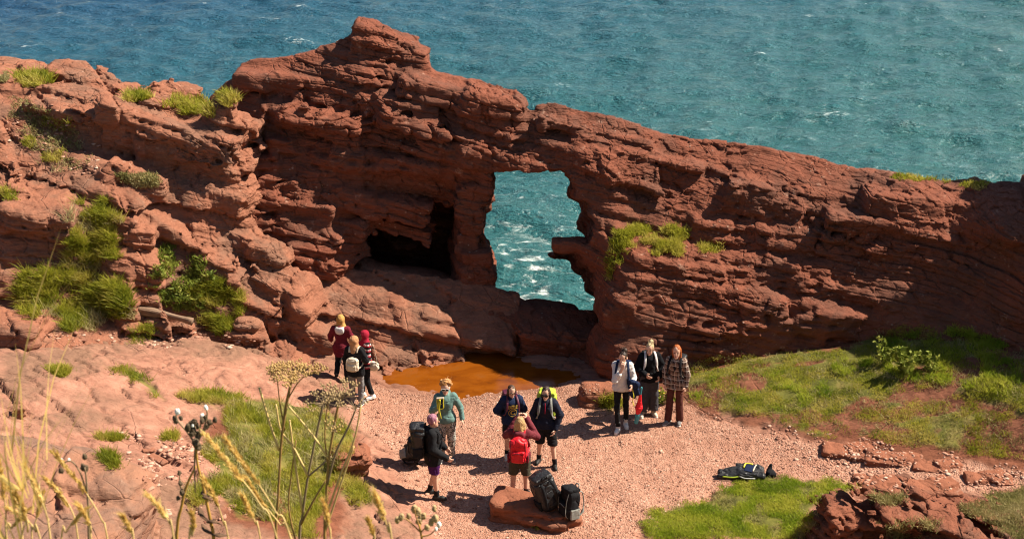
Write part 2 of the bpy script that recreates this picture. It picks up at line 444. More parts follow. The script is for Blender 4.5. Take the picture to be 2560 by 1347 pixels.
def plain(name, col, rough=0.8, var=0.25, scale=18.0, bump=0.25, bd=0.01, spec=0.3, metal=0.0):
    t = NT(name); P = t.co('Object')
    n = t.noise(P, scale, 4, 0.6)
    c = t.mix(t.rng(n, 0.3, 0.7), tuple(v * (1 - var) for v in col), tuple(min(1, v * (1 + var)) for v in col))
    return t.set(Base_Color=c, Roughness=rough, Specular_IOR_Level=spec, Metallic=metal, Normal=t.bump(t.noise(P, scale * 1.7, 3, 0.6), bump, bd))
# ------------------------------------------------------------------ light
SUN_EL, SUN_AZ = R(48), R(12)     # azimuth: turned from +X towards +Y (away from the camera)
sd = np.array([math.cos(SUN_EL) * math.cos(SUN_AZ), math.cos(SUN_EL) * math.sin(SUN_AZ), math.sin(SUN_EL)])
w = bpy.data.worlds.new('World'); scene.world = w; w.use_nodes = True
wn = w.node_tree.nodes; sky = wn.new('ShaderNodeTexSky'); sky.sky_type = 'NISHITA'; sky.sun_disc = False
sky.sun_elevation = SUN_EL; sky.sun_rotation = R(90) - SUN_AZ
sky.air_density = 1.0; sky.dust_density = 0.6; sky.ozone_density = 1.2
w.node_tree.links.new(sky.outputs[0], wn['Background'].inputs[0]); wn['Background'].inputs[1].default_value = 0.05
sl = bpy.data.lights.new('sun', 'SUN'); sl.energy = 5.0; sl.angle = R(0.5); sl.color = (1.0, 0.90, 0.74)
so = bpy.data.objects.new('sun', sl); COL.objects.link(so)
so.rotation_euler = Vector(sd).to_track_quat('Z', 'Y').to_euler(); so.location = (30, 20, 40)
scene.view_settings.view_transform = 'Standard'; scene.view_settings.look = 'None'
scene.view_settings.exposure = 1.2; scene.view_settings.gamma = 1.0

# ------------------------------------------------------------------ sea
SEA = -3.5
def build_sea():
    nx, ny = 560, 420
    u = np.linspace(-1, 1, nx); v = np.linspace(0, 1, ny)
    ys = 27 + 110 * v ** 1.35 ; ys[-1] = 150
    X = (u[:, None] * (26 + 0.42 * (ys[None, :] - 27))); Y = np.repeat(ys[None, :], nx, 0)
    Z = np.zeros_like(X); r = np.random.default_rng(3)
    for i in range(46):
        wl = 0.7 * (11 ** r.random()); k = 2 * math.pi / wl
        a = math.radians(-118 + r.normal(0, 30))
        amp = 0.0135 * wl ** 0.85 * r.uniform(.6, 1.2)
        env = 0.6 + 0.8 * vnoise(X / (wl * 3) + i * 7, Y / (wl * 3), X * 0 + i, 40 + i)
        ph = k * (X * math.cos(a) + Y * math.sin(a)) + r.uniform(0, 6.28)
        sn = np.sin(ph); Z += amp * env * (1 - 2 * np.abs(np.sin(ph / 2)) ** 1.3 if wl > 1.5 else sn)
    crest = (Z - Z.mean()) / (Z.std() * 2.2)
    edge = np.minimum(np.minimum(1 - np.abs(u[:, None]), 1 - v[None, :]) * 12, 1)
    Z = Z * edge
    V = np.stack([X, Y, Z], -1).reshape(-1, 3)
    I = np.arange(nx * ny).reshape(nx, ny)
    Q = np.stack([I[:-1, :-1], I[1:, :-1], I[1:, 1:], I[:-1, 1:]], -1).reshape(-1, 4)
    # skirt of big quads out to the horizon, joined to the patch
    me = np_mesh('sea', V, quads=Q)
    set_attr(me, 'crest', np.clip(crest.ravel(), 0, 1))
    sh = np.exp(-((X - 1.6) / 3.2) ** 2) * 1.25 * np.exp(-np.maximum(Y - 38.5, 0) / 3.5) + 0.4 * np.exp(-np.maximum(Y - 46, 0) / 8.0)
    set_attr(me, 'shore', np.clip(sh.ravel(), 0, 1))
    o = link('sea', me, M['sea'], loc=(0, 0, SEA)); tag(o, kind='structure')
    b = bmesh.new()
    far = 9000
    for (x0, x1, y0, y1) in ((-far, far, 149.5, far), (-far, -24, -80, 149.5), (24, far, -80, 149.5)):
        vs = [b.verts.new(c) for c in ((x0, y0, -.35), (x1, y0, -.35), (x1, y1, -.35), (x0, y1, -.35))]; b.faces.new(vs)
    m2 = bpy.data.meshes.new('open_sea'); b.to_mesh(m2); b.free()
    o2 = link('open_sea', m2, M['sea'], loc=(0, 0, SEA)); tag(o2, kind='structure')
build_sea()

# ------------------------------------------------------------------ ground
def zl(L): return [np.r_[atZ(px, py, z)] for px, py, z in L]
G_CTRL = zl([(1000, 1000, 0), (1280, 1000, 0), (1450, 965, 0), (1700, 1020, .05), (1100, 1150, 0), (1300, 1200, 0), (1300, 1347, 0), (1600, 1200, 0),
    (1600, 1347, 0), (1900, 1150, .03), (2200, 1180, .08), (2560, 1190, .2), (2500, 1120, .35), (1800, 960, .3), (2000, 930, .5), (2000, 1020, .33),
    (2200, 900, .8), (2300, 1000, .6), (2450, 850, 1.0), (2560, 950, 1.05), (2560, 1050, .7), (2000, 1300, 0), (2300, 1300, .1), (2560, 1300, .2),
    (1100, 930, -.06), (1300, 910, -.08), (1200, 950, -.05), (900, 1050, .06), (960, 1160, .18), (1060, 1290, .1), (850, 1000, .2), (850, 1150, .62), (900, 1250, .5), (980, 1330, .35),
    (700, 950, .5), (700, 1100, .7), (750, 1250, .75), (600, 1000, .75), (600, 870, .8), (500, 1150, 1.05), (500, 1300, 1.2), (300, 900, 1.3),
    (300, 1050, 1.35), (350, 1200, 1.4), (100, 900, 1.7), (100, 1050, 1.75), (0, 1000, 1.95), (0, 1200, 2.2), (200, 1250, 1.8), (300, 1347, 1.8),
    (600, 1347, 1.1), (800, 1347, .8), (850, 900, .15), (690, 880, .4), (-200, 1000, 2.4), (2800, 1150, .4), (1500, 960, .0), (1700, 960, .12)])
for yy, zs in ((17, (3.0, 1.3, -.1, -.3, -.4)), (14, (4.0, 1.6, .6, .2, .2)), (11, (4.6, 3.2, 2.4, 2.0, 2.0)), (8, (5.6, 4.9, 4.5, 4.5, 4.5)), (5, (8.2,) * 5), (2.5, (9.9,) * 5), (0, (10.75,) * 5), (-3, (11.0,) * 5)):
    for xx, zz in zip((-9.5, -4.5, 0, 4.5, 10), zs): G_CTRL.append(np.array([xx, yy, zz]))
for xx in (-10, -5, 0, 5, 10):
    G_CTRL.append(np.array([xx, 28.0, 0.0])); G_CTRL.append(np.array([xx, 31, -4.0]))
G_CTRL = np.array(G_CTRL)
ground_h = RBF(G_CTRL[:, :2], G_CTRL[:, 2], 0.5)

P_GRAVEL = [(930, 962), (1000, 985), (1110, 985), (1290, 970), (1450, 950), (1530, 990), (1690, 1000), (1800, 1045), (1900, 1085), (2060, 1110), (2300, 1150), (2600, 1185), (2600, 1215),
            (2450, 1235), (2150, 1215), (1940, 1190), (1830, 1215), (1700, 1270), (1600, 1320), (1590, 1420), (1090, 1420), (1085, 1300), (1060, 1250), (1010, 1190), (975, 1120), (890, 1050), (860, 1000)]
P_PUDDLE = [(948, 925), (1010, 905), (1100, 890), (1170, 868), (1250, 840), (1290, 880), (1310, 925), (1420, 938), (1400, 952), (1350, 955), (1300, 960), (1240, 975), (1180, 985), (1110, 978), (1040, 962), (965, 948)]
P_TURF = [[(1690, 920), (1800, 890), (1950, 885), (2080, 880), (2150, 860), (2220, 820), (2350, 810), (2620, 900), (2620, 1150), (2480, 1140), (2330, 1125), (2180, 1090), (2060, 1095), (1930, 1050), (1790, 1020), (1690, 1000)],
          [(1600, 1310), (1640, 1270), (1760, 1255), (1850, 1205), (1960, 1190), (2150, 1218), (2040, 1250), (1990, 1347), (1620, 1347)],
          [(2400, 1270), (2480, 1235), (2620, 1205), (2620, 1400), (2480, 1310)],
          [(570, 1010), (640, 1000), (740, 1010), (850, 1030), (880, 1090), (870, 1130), (840, 1180), (800, 1270), (780, 1347), (740, 1347), (680, 1200), (600, 1110), (560, 1040)],
          [(440, 985), (520, 975), (620, 990), (600, 1015), (500, 1010)], [(255, 915), (330, 920), (390, 960), (420, 1000), (380, 985), (320, 940)],
          [(115, 915), (160, 920), (170, 940), (135, 935)], [(500, 1110), (600, 1090), (680, 1180), (700, 1300), (600, 1290), (540, 1230), (480, 1260), (470, 1220), (540, 1190)],
          [(840, 1180), (900, 1200), (935, 1250), (900, 1262), (850, 1220)], [(1500, 990), (1545, 985), (1560, 1020), (1510, 1020)], [(250, 1135), (300, 1140), (300, 1170), (265, 1160)]]
P_SOIL = [[(1540, 900), (1800, 860), (2100, 850), (2250, 800), (2250, 900), (1800, 960), (1540, 1000)], [(560, 1020), (700, 1010), (900, 1100), (850, 1347), (720, 1347), (560, 1300), (560, 1180), (500, 1080)], [(1900, 1050), (2100, 1060), (2620, 1110), (2620, 1190), (2300, 1160), (2060, 1115)],
          [(2060, 920), (2180, 930), (2260, 1080), (2120, 1060), (2060, 990)], [(860, 990), (930, 960), (960, 1010), (890, 1040)]]

P_GREY = [(-100, 870, 0)]
P_GREY = [[(60, 845), (350, 835), (640, 850), (800, 880), (850, 905), (800, 925), (640, 900), (480, 885), (330, 880), (260, 910), (160, 960), (60, 1000), (0, 1000), (0, 880)], [(330, 1185), (480, 1200), (600, 1290), (760, 1347), (420, 1347), (370, 1260)], [(860, 1270), (960, 1280), (1060, 1347), (840, 1347)], [(60, 1040), (230, 1010), (280, 1040), (120, 1085)]]
def build_ground():
    xs = np.arange(-11.5, 12.5, 0.04); ys = np.r_[np.arange(-4, 14, 0.3), np.arange(14, 29.5, 0.035)]
    X, Y = np.meshgrid(xs, ys, indexing='ij')
    hs = RBF(G_CTRL[:, :2], G_CTRL[:, 2], 0.5)
    # evaluate the smooth base coarsely, then interpolate
    cx = np.arange(-11.6, 12.8, 0.2); cy = np.arange(-4.2, 30, 0.2)
    C = hs(*np.meshgrid(cx, cy, indexing='ij'))
    fx = (X - cx[0]) / .2; fy = (Y - cy[0]) / .2; ix = np.clip(fx.astype(int), 0, len(cx) - 2); iy = np.clip(fy.astype(int), 0, len(cy) - 2); tx = fx - ix; ty = fy - iy
    H = (C[ix, iy] * (1 - tx) + C[ix + 1, iy] * tx) * (1 - ty) + (C[ix, iy + 1] * (1 - tx) + C[ix + 1, iy + 1] * tx) * ty
    O = X * 0
    jx = 22 * fbm(X * 1.6, Y * 1.6, O, 4, 5) + 10 * vnoise(X * 9, Y * 9, O, 8); jy = 13 * fbm(X * 1.6, Y * 1.6, O + 9, 4, 6) + 6 * vnoise(X * 9, Y * 9, O, 9)
    PX, PY = project(np.stack([X, Y, H], -1)); PXj, PYj = PX + jx, PY + jy
    vis = Y > 14
    grav = sst(14, -10, poly_sd(PXj, PYj, P_GRAVEL)) * vis
    pud = sst(26, -22, poly_sd(PX + jx * .5, PY + jy * .5, P_PUDDLE)) * vis
    turf = O.copy(); soil = O.copy()
    for p in P_TURF: turf = np.maximum(turf, sst(5, -10, poly_sd(PXj, PYj, p)))
    for p in P_SOIL: soil = np.maximum(soil, sst(20, -20, poly_sd(PXj, PYj, p)))
    turf *= vis; soil *= vis; wea = O.copy()
    for p in P_GREY: wea = np.maximum(wea, sst(25, -25, poly_sd(PXj + jx, PYj + jy, p)))
    bare = sst(0.02, 0.12, fbm(X * 0.9, Y * 1.7, O, 4, 77) - .14 * (PY > 1180)) * (PX > 1550)
    turf = turf * (1 - bare); soil = np.maximum(soil, bare * 0.9)
    turf = np.where(Y < 13, 1.0, turf)
    rock = (1 - grav) * (1 - turf) * (1 - soil)
    # relief
    W = fbm(X * .28, Y * 1.0, O, 5, 21)
    lam = layers(H * 0.8 + 0.05 * Y + 0.16 * W, X + 0.5 * Y, 0.06, 1.0, 31, 0.3)
    lam2 = layers(H * 0.8 + 0.03 * X + 0.34 * W, X - .4 * Y, 0.17, 2.4, 33, 0.07)
    mk = sst(-.2, .25, fbm(X * .6, Y * .7, O, 3, 28))
    cr = np.abs(fbm(X * .55, Y * .75, O, 4, 29)); cr2 = np.abs(fbm(X * .8 + 5, Y * 1.1, O, 4, 30))
    D = rock * (0.030 * lam * (1 - .6 * mk) + 0.085 * lam2 * (.35 + .65 * mk) + 0.035 * fbm(X * .6, Y * .9, O, 4, 23) + .018 * fbm(X * 3, Y * 7, O, 4, 20) - 0.06 * np.exp(-(cr / .014) ** 2) - 0.04 * np.exp(-(cr2 / .012) ** 2))
    D += rock * .055 * facets(X / 1.5 + .3 * vnoise(X, Y, O, 61), Y / .55 + .3 * vnoise(X, Y, O + 4, 62), O + .5, 63, .35) * sst(-.3, .2, fbm(X * .4, Y * .5, O, 3, 64))
    D += grav * (0.02 * fbm(X * 2.2, Y * 2.2, O, 4, 24) + 0.012 * vnoise(X * 14, Y * 14, O, 25))
    D += soil * (0.05 * fbm(X * 3, Y * 3, O, 4, 26)) * (1 - turf)
    D += turf * (0.03 + 0.05 * fbm(X * 2.0, Y * 2.6, O, 3, 27))
    D = np.where(Y < 13.5, 0.15 * fbm(X, Y, O, 3, 2), D)
    H2 = H + D
    H2 = H2 * (1 - pud) + np.minimum(H2, -0.095 + .02 * fbm(X * 2, Y * 2, O, 3, 41)) * pud
    V = np.stack([X, Y, H2], -1).reshape(-1, 3); I = np.arange(X.size).reshape(X.shape)
    Q = np.stack([I[:-1, :-1], I[1:, :-1], I[1:, 1:], I[:-1, 1:]], -1).reshape(-1, 4)
    me = np_mesh('ground', V, quads=Q)
    set_attr(me, 'gravel', grav.ravel()); wet = sst(75, -10, poly_sd(PX + jx * 1.3, PY + jy * 1.3, P_PUDDLE)) * vis; set_attr(me, 'wet', wet.ravel()); set_attr(me, 'weather', wea.ravel()); set_attr(me, 'turf', turf.ravel()); set_attr(me, 'soil', (soil * (1 - grav)).ravel())
    o = link('ground', me, M['ground']); tag(o, kind='structure')
    return o
ground = build_ground()

def build_puddle():
    pts = np.array([atZ(px, py, -0.03)[:2] for px, py in P_PUDDLE]); 
    c = pts.mean(0); lo = pts.min(0) - .5; hi = pts.max(0) + .5
    n = 60; x = np.linspace(lo[0], hi[0], n); y = np.linspace(lo[1], hi[1], n); X, Y = np.meshgrid(x, y, indexing='ij')
    d = poly_sd(X, Y, pts); keep = d < 0.28
    I = np.arange(n * n).reshape(n, n)
    k = keep[:-1, :-1] & keep[1:, :-1] & keep[1:, 1:] & keep[:-1, 1:]
    Q = np.stack([I[:-1, :-1][k], I[1:, :-1][k], I[1:, 1:][k], I[:-1, 1:][k]], -1)
    o = link('puddle_water', np_mesh('puddle', np.stack([X, Y, X * 0 - 0.052], -1).reshape(-1, 3), quads=Q), M['puddle'])
    tag(o, 'shallow rust orange pool below the rock ledge by the arch', 'puddle', kind='structure')
build_puddle()

# ------------------------------------------------------------------ cliffs
def resolve(L):
    out = []
    for px, py, v in L:
        out.append(atY(px, py, v) if v > 12 else atZ(px, py, v))
    return out

def rot3(dip, yaw, tilt):
    a, b, c = R(dip), R(yaw), R(tilt)
    Ry = np.array([[math.cos(a), 0, math.sin(a)], [0, 1, 0], [-math.sin(a), 0, math.cos(a)]])
    Rz = np.array([[math.cos(b), -math.sin(b), 0], [math.sin(b), math.cos(b), 0], [0, 0, 1]])
    Rx = np.array([[1, 0, 0], [0, math.cos(c), -math.sin(c)], [0, math.sin(c), math.cos(c)]])
    return Rz @ Ry @ Rx

def add_blocks(F, ax, ay, az, blocks, k=0.04, sub=False):
    """joins tilted rounded blocks of rock to the volume (or hollows them out)"""
    for px, py, Y, lx, ly, lz, dip, yaw, tilt, rd in blocks:
        c = atY(px, py, Y); half = np.array([lx, ly, lz]) / 2; rd = rd * .55 if rd > 0 else rd; rad = np.linalg.norm(half) + .5
        sl = []
        for q, A in enumerate((ax, ay, az)):
            i0, i1 = np.searchsorted(A, [c[q] - rad, c[q] + rad]); sl.append(slice(i0, i1))
        g = np.meshgrid(ax[sl[0]], ay[sl[1]], az[sl[2]], indexing='ij')
        if 0 in g[0].shape: continue
        Mx = rot3(dip, yaw, tilt); d = [g[q] - c[q] for q in range(3)]
        l = [Mx[0, q] * d[0] + Mx[1, q] * d[1] + Mx[2, q] * d[2] for q in range(3)]
        if rd < 0:   # ellipsoid
            r = np.sqrt(sum((l[q] / half[q]) ** 2 for q in range(3))); sd_ = (r - 1) * half.min()
        else:
            q3 = [np.abs(l[q]) - half[q] + rd for q in range(3)]
            sd_ = np.sqrt(sum(np.maximum(v, 0) ** 2 for v in q3)) + np.minimum(np.maximum(np.maximum(q3[0], q3[1]), q3[2]), 0) - rd
        f = F[tuple(sl)]
        if sub: f[...] = np.maximum(f, -sd_)
        else:
            h_ = np.clip(0.5 + 0.5 * (f - sd_) / k, 0, 1); f[...] = f + (sd_ - f) * h_ - k * h_ * (1 - h_)

def cliff_finish(V, Q, sub, dip, amp, seed, name, mat, dipy=0.0, calm=None):
    V, Q = keep_main(V, Q)
    for lv in range(sub):
        if lv == 1:      # the far side gets less detail than the side towards the cove
            e = V[Q]; nr = np.cross(e[:, 2] - e[:, 0], e[:, 3] - e[:, 1]); c = e.mean(1) - [0, 0, CAMZ]
            fr = ((nr * c).sum(1) < .35 * np.linalg.norm(nr, axis=1) * np.linalg.norm(c, axis=1)) & (e[:, :, 2].max(1) > -.5)
            Vb, Qb = V, Q[~fr]; Vf, Qf = catmull(V, Q[fr]); V = np.concatenate([Vf, Vb]); Q = np.concatenate([Qf, Qb + len(Vf)])
            used = np.zeros(len(V), bool); used[Q.ravel()] = True; mp = np.cumsum(used) - 1; V = V[used]; Q = mp[Q]
        else: V, Q = catmull(V, Q)
    me = np_mesh(name, V, quads=Q)
    for (th, bl, a, sh) in ((0.17, 0.8, 0.055, .12), (0.065, 0.42, 0.013, .2)):
        P = coords(me); N = normals(me)
        x, y, z = P[:, 0], P[:, 1], P[:, 2]
        s = z + dip * x + dipy * y + 0.25 * fbm(x * .35, y * .35, z * .5, 3, seed + 1)
        m = 0.08 + 1.1 * sst(-.08, .3, fbm(x * .5, y * .5, z * .9, 3, seed + 2 + int(th * 90)))
        d = a * amp * m * layers(s, x + .7 * y, th, bl, seed + int(th * 100), sh)
        wx, wy, wz = x + .35 * th * vnoise(x / th, y / th, z / th, seed + 5), y, s + .3 * th * vnoise(x / th + 7, y / th, z / th, seed + 6)
        d = d + a * amp * (.9 if th > .1 else 1.2) * facets(wx / (th * 2.4), wy / (th * 2.4), wz / (th * 1.3), seed + 7) * sst(-.35, .2, fbm(x * .7, y * .7, z, 3, seed + 8))
        d = d + a * .6 * amp * fbm(x * .5 / th, y * .5 / th, z / th, 3, seed + 3)
        if calm is not None: d = d * calm(x, y, z)
        set_coords(me, P + N * d[:, None])
    return link(name, me, mat)

# --- the wall with the arch
A_CTRL = resolve([
    (560, 330, 29.2), (560, 250, 29.9), (600, 160, 30.3), (720, 140, 30.2), (850, 110, 30.2), (910, 60, 30.4), (1050, 100, 30.2), (1080, 180, 29.8), (1200, 210, 29.6), (1330, 270, 29.0), (1450, 280, 28.9), (1660, 330, 28.9),
    (1800, 360, 28.8), (2000, 390, 28.6), (2130, 420, 28.4), (2400, 445, 28.3), (2540, 450, 28.0), (2700, 450, 27.6),
    (620, 230, 29.6), (760, 220, 29.4), (900, 180, 29.5), (1000, 240, 29.35), (1200, 280, 28.9), (1320, 340, 28.4), (1450, 350, 28.1), (620, 330, 28.9), (760, 330, 28.8), (900, 330, 28.75), (1050, 340, 28.6), (1200, 370, 28.35),
    (640, 420, 28.7), (760, 430, 28.55), (900, 430, 28.45), (1050, 420, 28.35), (1150, 425, 28.25), (1300, 425, 28.0), (1400, 430, 27.9), (1500, 430, 27.6),
    (650, 500, 28.1), (760, 500, 28.1), (700, 600, 27.75), (800, 580, 27.95), (860, 660, 27.8), (700, 660, 27.5), (900, 480, 28.6), (950, 520, 28.8), (1050, 500, 28.9), (1100, 460, 28.7), (950, 600, 28.9), (1080, 600, 29.2), (1000, 680, 29.2),
    (1180, 480, 28.7), (1190, 560, 28.6), (1200, 640, 28.5), (1200, 730, 28.4), (1145, 600, 29.1), (1230, 560, 28.6),
    (1420, 500, 27.6), (1470, 560, 27.3), (1400, 610, 27.3), (1470, 680, 27.2), (1495, 760, 27.0), (1520, 500, 27.3), (1530, 560, 27.0), (1640, 480, 27.7), (1700, 420, 28.2),
    (1600, 565, 27.2), (1700, 570, 27.2), (1600, 640, 26.35), (1545, 660, 26.35), (1700, 650, 26.4), (1530, 750, 26.0), (1620, 760, 25.95), (1520, 850, 25.85), (1510, 950, 25.7), (1650, 900, 25.6),
    (1800, 450, 27.9), (1850, 550, 27.3), (1850, 620, 26.8), (1850, 700, 26.3), (1850, 800, 26.0), (1850, 910, 25.7), (2000, 470, 27.7), (2000, 560, 27.1), (2000, 660, 26.6), (2000, 780, 26.1), (2000, 920, 25.7),
    (2150, 500, 27.5), (2150, 600, 26.9), (2150, 720, 26.4), (2150, 880, 25.8), (2300, 480, 27.3), (2300, 600, 26.7), (2300, 720, 26.2), (2300, 860, 25.5), (2450, 500, 27.0), (2450, 620, 26.4), (2450, 780, 25.6),
    (2560, 520, 26.2), (2560, 640, 25.6), (2560, 800, 24.9), (2650, 700, 24.8), (1300, 820, 28.0), (1400, 830, 27.6), (1450, 900, 27.0), (1300, 950, 27.9)])
A_CTRL = np.array(A_CTRL)
front = RBF(A_CTRL[:, [0, 2]], A_CTRL[:, 1], 0.12)
TOP = [(540, 300), (520, 240), (560, 205), (598, 195), (604, 160), (640, 148), (720, 140), (800, 118), (835, 108), (850, 95), (900, 82), (902, 70), (898, 58), (915, 47), (950, 58), (1000, 80), (1045, 110), (1062, 140), (1082, 182), (1150, 198),
       (1200, 210), (1250, 240), (1285, 252), (1322, 262), (1332, 266), (1342, 254), (1370, 250), (1450, 270), (1560, 300), (1660, 330), (1720, 345), (1800, 350), (1900, 368), (2000, 388), (2060, 398), (2130, 418), (2230, 432), (2300, 442), (2450, 448), (2540, 455), (2720, 455)]
HOLE = [(1236, 437), (1300, 430), (1335, 438), (1405, 438), (1430, 468), (1418, 486), (1430, 502), (1460, 512), (1456, 535), (1478, 552), (1474, 580), (1462, 592), (1392, 597), (1376, 610), (1392, 626), (1440, 630), (1444, 662), (1474, 676),
        (1470, 718), (1496, 738), (1500, 790), (1500, 870), (1300, 870), (1290, 765), (1232, 742), (1230, 690), (1228, 602), (1200, 562), (1204, 502), (1236, 486)]

A_BLOCKS = [(968, 88, 30.4, 1.45, .9, .26, 20, 0, 0, .06), (975, 126, 30.3, 1.7, 1.0, .42, 12, 0, 0, .1), (950, 500, 28.75, 2.2, 1.0, .5, 14, 0, 0, .08), (850, 560, 28.6, 1.2, .9, .5, 10, -6, 0, .08), (1000, 560, 29.0, 1.5, 1.0, .35, 16, 0, 0, .08), (700, 470, 28.7, 1.3, 1.0, .5, 6, 0, 0, .08), (640, 400, 28.9, 1.1, 1, .6, 4, 0, 0, .1),
    (740, 515, 28.55, 1.7, 1.2, .55, 8, 0, 0, .1), (760, 600, 28.35, 1.7, 1.3, .85, 12, -8, 0, .15), (670, 560, 28.25, 1.0, 1, .8, 10, 10, 0, .15), (690, 650, 28.05, 1.6, 1.2, .6, 14, 0, 0, .15),
    (670, 350, 29.0, 1.4, .9, .35, 5, 0, 0, .1), (1392, 870, 27.5, 1.75, 1.3, 1.3, 2, 0, 8, .22), (1330, 800, 28.1, 2.0, 1.2, .5, 8, 0, 0, .2), (1480, 880, 27.6, .8, 1.2, .9, 0, 0, 0, .2), (1172, 590, 28.9, .50, 1.2, 2.5, 0, 0, 0, .08), (1186, 668, 28.5, .70, .8, .95, 3, 10, 0, .08), (1180, 545, 28.6, .5, .7, .55, 6, 0, 0, .1),
    (1192, 475, 28.7, .62, .8, .5, 0, 0, 0, .2), (1760, 690, 26.9, 3.2, 1.2, .45, 9, 0, 0, .15), (1880, 800, 26.55, 3.0, 1.2, .6, 6, -5, 0, .2), (1640, 880, 26.35, 2.6, 1.2, .65, 2, 5, 0, .2), (1640, 780, 26.5, 2.4, 1.1, .5, 6, 8, 0, .2), (2080, 880, 26.4, 2.2, 1.2, .75, -4, 0, 0, .25),
    (2230, 630, 27.0, 1.2, .9, .55, 14, 0, 0, .2), (2220, 690, 26.85, 1.9, .9, .4, 6, 0, 0, .15), (2060, 800, 26.4, 1.4, 1, .55, -2, 0, 0, .15), (1960, 500, 27.9, 2.6, 1, .4, 12, 0, 0, .15), (2300, 510, 27.5, 2.4, 1, .45, 6, 0, 0, .12), (2150, 560, 27.3, 1.6, 1, .5, 8, 0, 0, .15),
    (1100, 230, 29.5, 1.7, 1.2, .5, 14, 0, 0, .15), (1230, 270, 29.2, 1.3, 1.2, .7, 14, 0, 0, .25), (980, 330, 29.2, 2.6, 1.0, .35, 15, 0, 0, .12), (720, 200, 30.0, 2.2, 1.2, .4, 3, 0, 0, .12), (850, 290, 29.2, 2.4, 1.0, .35, 8, 0, 0, .12), (1480, 330, 28.8, 2.4, 1.0, .35, 14, 0, 0, .12), (1600, 400, 28.4, 2.6, 1.0, .4, 11, 0, 0, .12),
    (1425, 611, 27.5, .7, .5, .20, 0, 0, 0, .08), (1500, 640, 27.5, .5, .7, .5, 0, 0, 0, .1)]

def build_arch():
    h = 0.065
    lo = (-7.6, 24.0, -1.2); hi = (11.6, 32.0, 6.9)
    (ax, ay, az), _ = grid3(lo, (lo[0] + h, lo[1] + h, lo[2] + h), h)
    ax, ay, az = [np.arange(lo[q], hi[q], h, dtype=np.float32) for q in range(3)]
    X2, Z2 = np.meshgrid(ax, az, indexing='ij')
    YF = front(X2, Z2)
    top = np.array([atY(px, py, front_y(px)) for px, py in TOP])
    crestY = np.interp(ax, top[:, 0], top[:, 1])
    poly = [(p[0], p[2]) for p in top] + [(14, 3), (14, -9), (-9, -9), (-9, 3.5), (top[0][0] - .8, 3.6)]
    PT = poly_sd(X2, Z2, poly)
    hole = np.array([atY(px, py, 28.0) for px, py in HOLE]); PH = poly_sd(X2, Z2, [(p[0], p[2]) for p in hole])
    F = np.empty((len(ax), len(ay), len(az)), np.float32)
    zi = np.arange(len(az), dtype=np.float32)
    ii = np.arange(len(ax))[:, None]
    def shifted(A, dz):          # sample A(x, z + dz)
        q = np.clip(zi[None] + dz / h, 0, len(az) - 1.001); b = q.astype(int); t = q - b
        return A[ii, b] * (1 - t) + A[ii, b + 1] * t
    zt = np.interp(ax, top[:, 0], top[:, 2])[:, None]
    for j, y in enumerate(ay):
        back = np.maximum(0, y - crestY)[:, None]
        pt = shifted(PT, 0.5 * back)
        thick = np.interp(ax, [-7.6, -1.6, -0.4, .2, 1.4, 2.4, 4, 12], [2.2, 2.2, 1.4, 1.0, 1.0, 1.6, 1.8, 1.8])[:, None]
        fb = (y - (np.maximum(crestY[:, None], YF * 0 + 28.4) + thick + 0.22 * np.maximum(0, zt - Z2))) * 0.9
        f = np.maximum(np.maximum((YF - y) * 0.85, pt), fb)
        ph = shifted(PH, np.interp(Z2, [1.4, 3.5], [.46, .16]) * (y - 28.0)) if y > 26.6 else PH * 0 + 5
        F[:, j, :] = np.maximum(f, .07 - ph)
    add_blocks(F, ax, ay, az, [(1010, 655, 29.6, 2.2, 3.4, 1.05, 12, 0, 0, .12), (1085, 585, 29.7, 1.1, 3.0, 1.9, 4, 0, 0, .1), (985, 575, 29.6, 1.3, 2.2, .9, 12, 0, 0, .1), (900, 690, 28.9, 1.2, 1.6, .5, 12, 0, 0, .1)], sub=True)
    add_blocks(F, ax, ay, az, A_BLOCKS)
    near = np.abs(F) < 0.55
    I, J, K = np.nonzero(near); x = ax[I]; y = ay[J]; z = az[K]
    s = z + 0.2 * x + 0.3 * fbm(x * .25, y * .25, z * .4, 3, 101)
    m = 0.3 + 0.9 * sst(-.3, .35, fbm(x * .35, y * .35, z * .7, 3, 103))
    d = 0.18 * m * layers(s, x + .4 * y, 0.50, 1.7, 105, .12) + 0.20 * fbm(x * .8, y * .8, (z + .2 * x) * 1.6, 4, 107)
    d += 0.10 * m * layers(s + .1, x - .5 * y, 0.23, 1.0, 109, .2)
    d += .10 * facets(x / 1.4, y / 1.2, s / .7, 111) * sst(-.3, .25, fbm(x * .4 + 9, y * .4, z * .5, 3, 113))
    hd = poly_sd(x, z, [(p[0], p[2]) for p in hole]); d *= 0.35 + 0.65 * sst(0.0, 0.7, hd)
    td = -poly_sd(x, z, poly); d *= 0.2 + 0.8 * sst(0.05, 0.9, td)
    # the cleft right of the crown of the bridge
    xc = atY(1328, 330, 28.3)[0]; zc = atY(1328, 330, 28.3)[2]
    d -= 0.13 * np.exp(-((x - xc - 0.05 * (z - zc) + .09 * vnoise(z * 3, y, z * 0, 5)) / 0.10) ** 2) * sst(3.9, 4.3, z) * sst(5.7, 5.2, z)
    F[I, J, K] -= d
    V, Q = surface_nets(F, lo, h); Q = Q[(V[Q][:, :, 2] > -0.9).any(1)]
    o = cliff_finish(V, Q, 2, 0.2, 0.72, 200, 'rock_arch', M['arch'])
    tag(o, 'red sandstone wall pierced by a natural arch with sea showing through', 'rock arch')
    return o
def front_y(px):
    return float(np.interp(px, [540, 600, 910, 1080, 1330, 1660, 2000, 2400, 2700], [30.0, 30.3, 30.4, 29.8, 29.0, 28.9, 28.6, 28.3, 27.6]))
arch = build_arch()

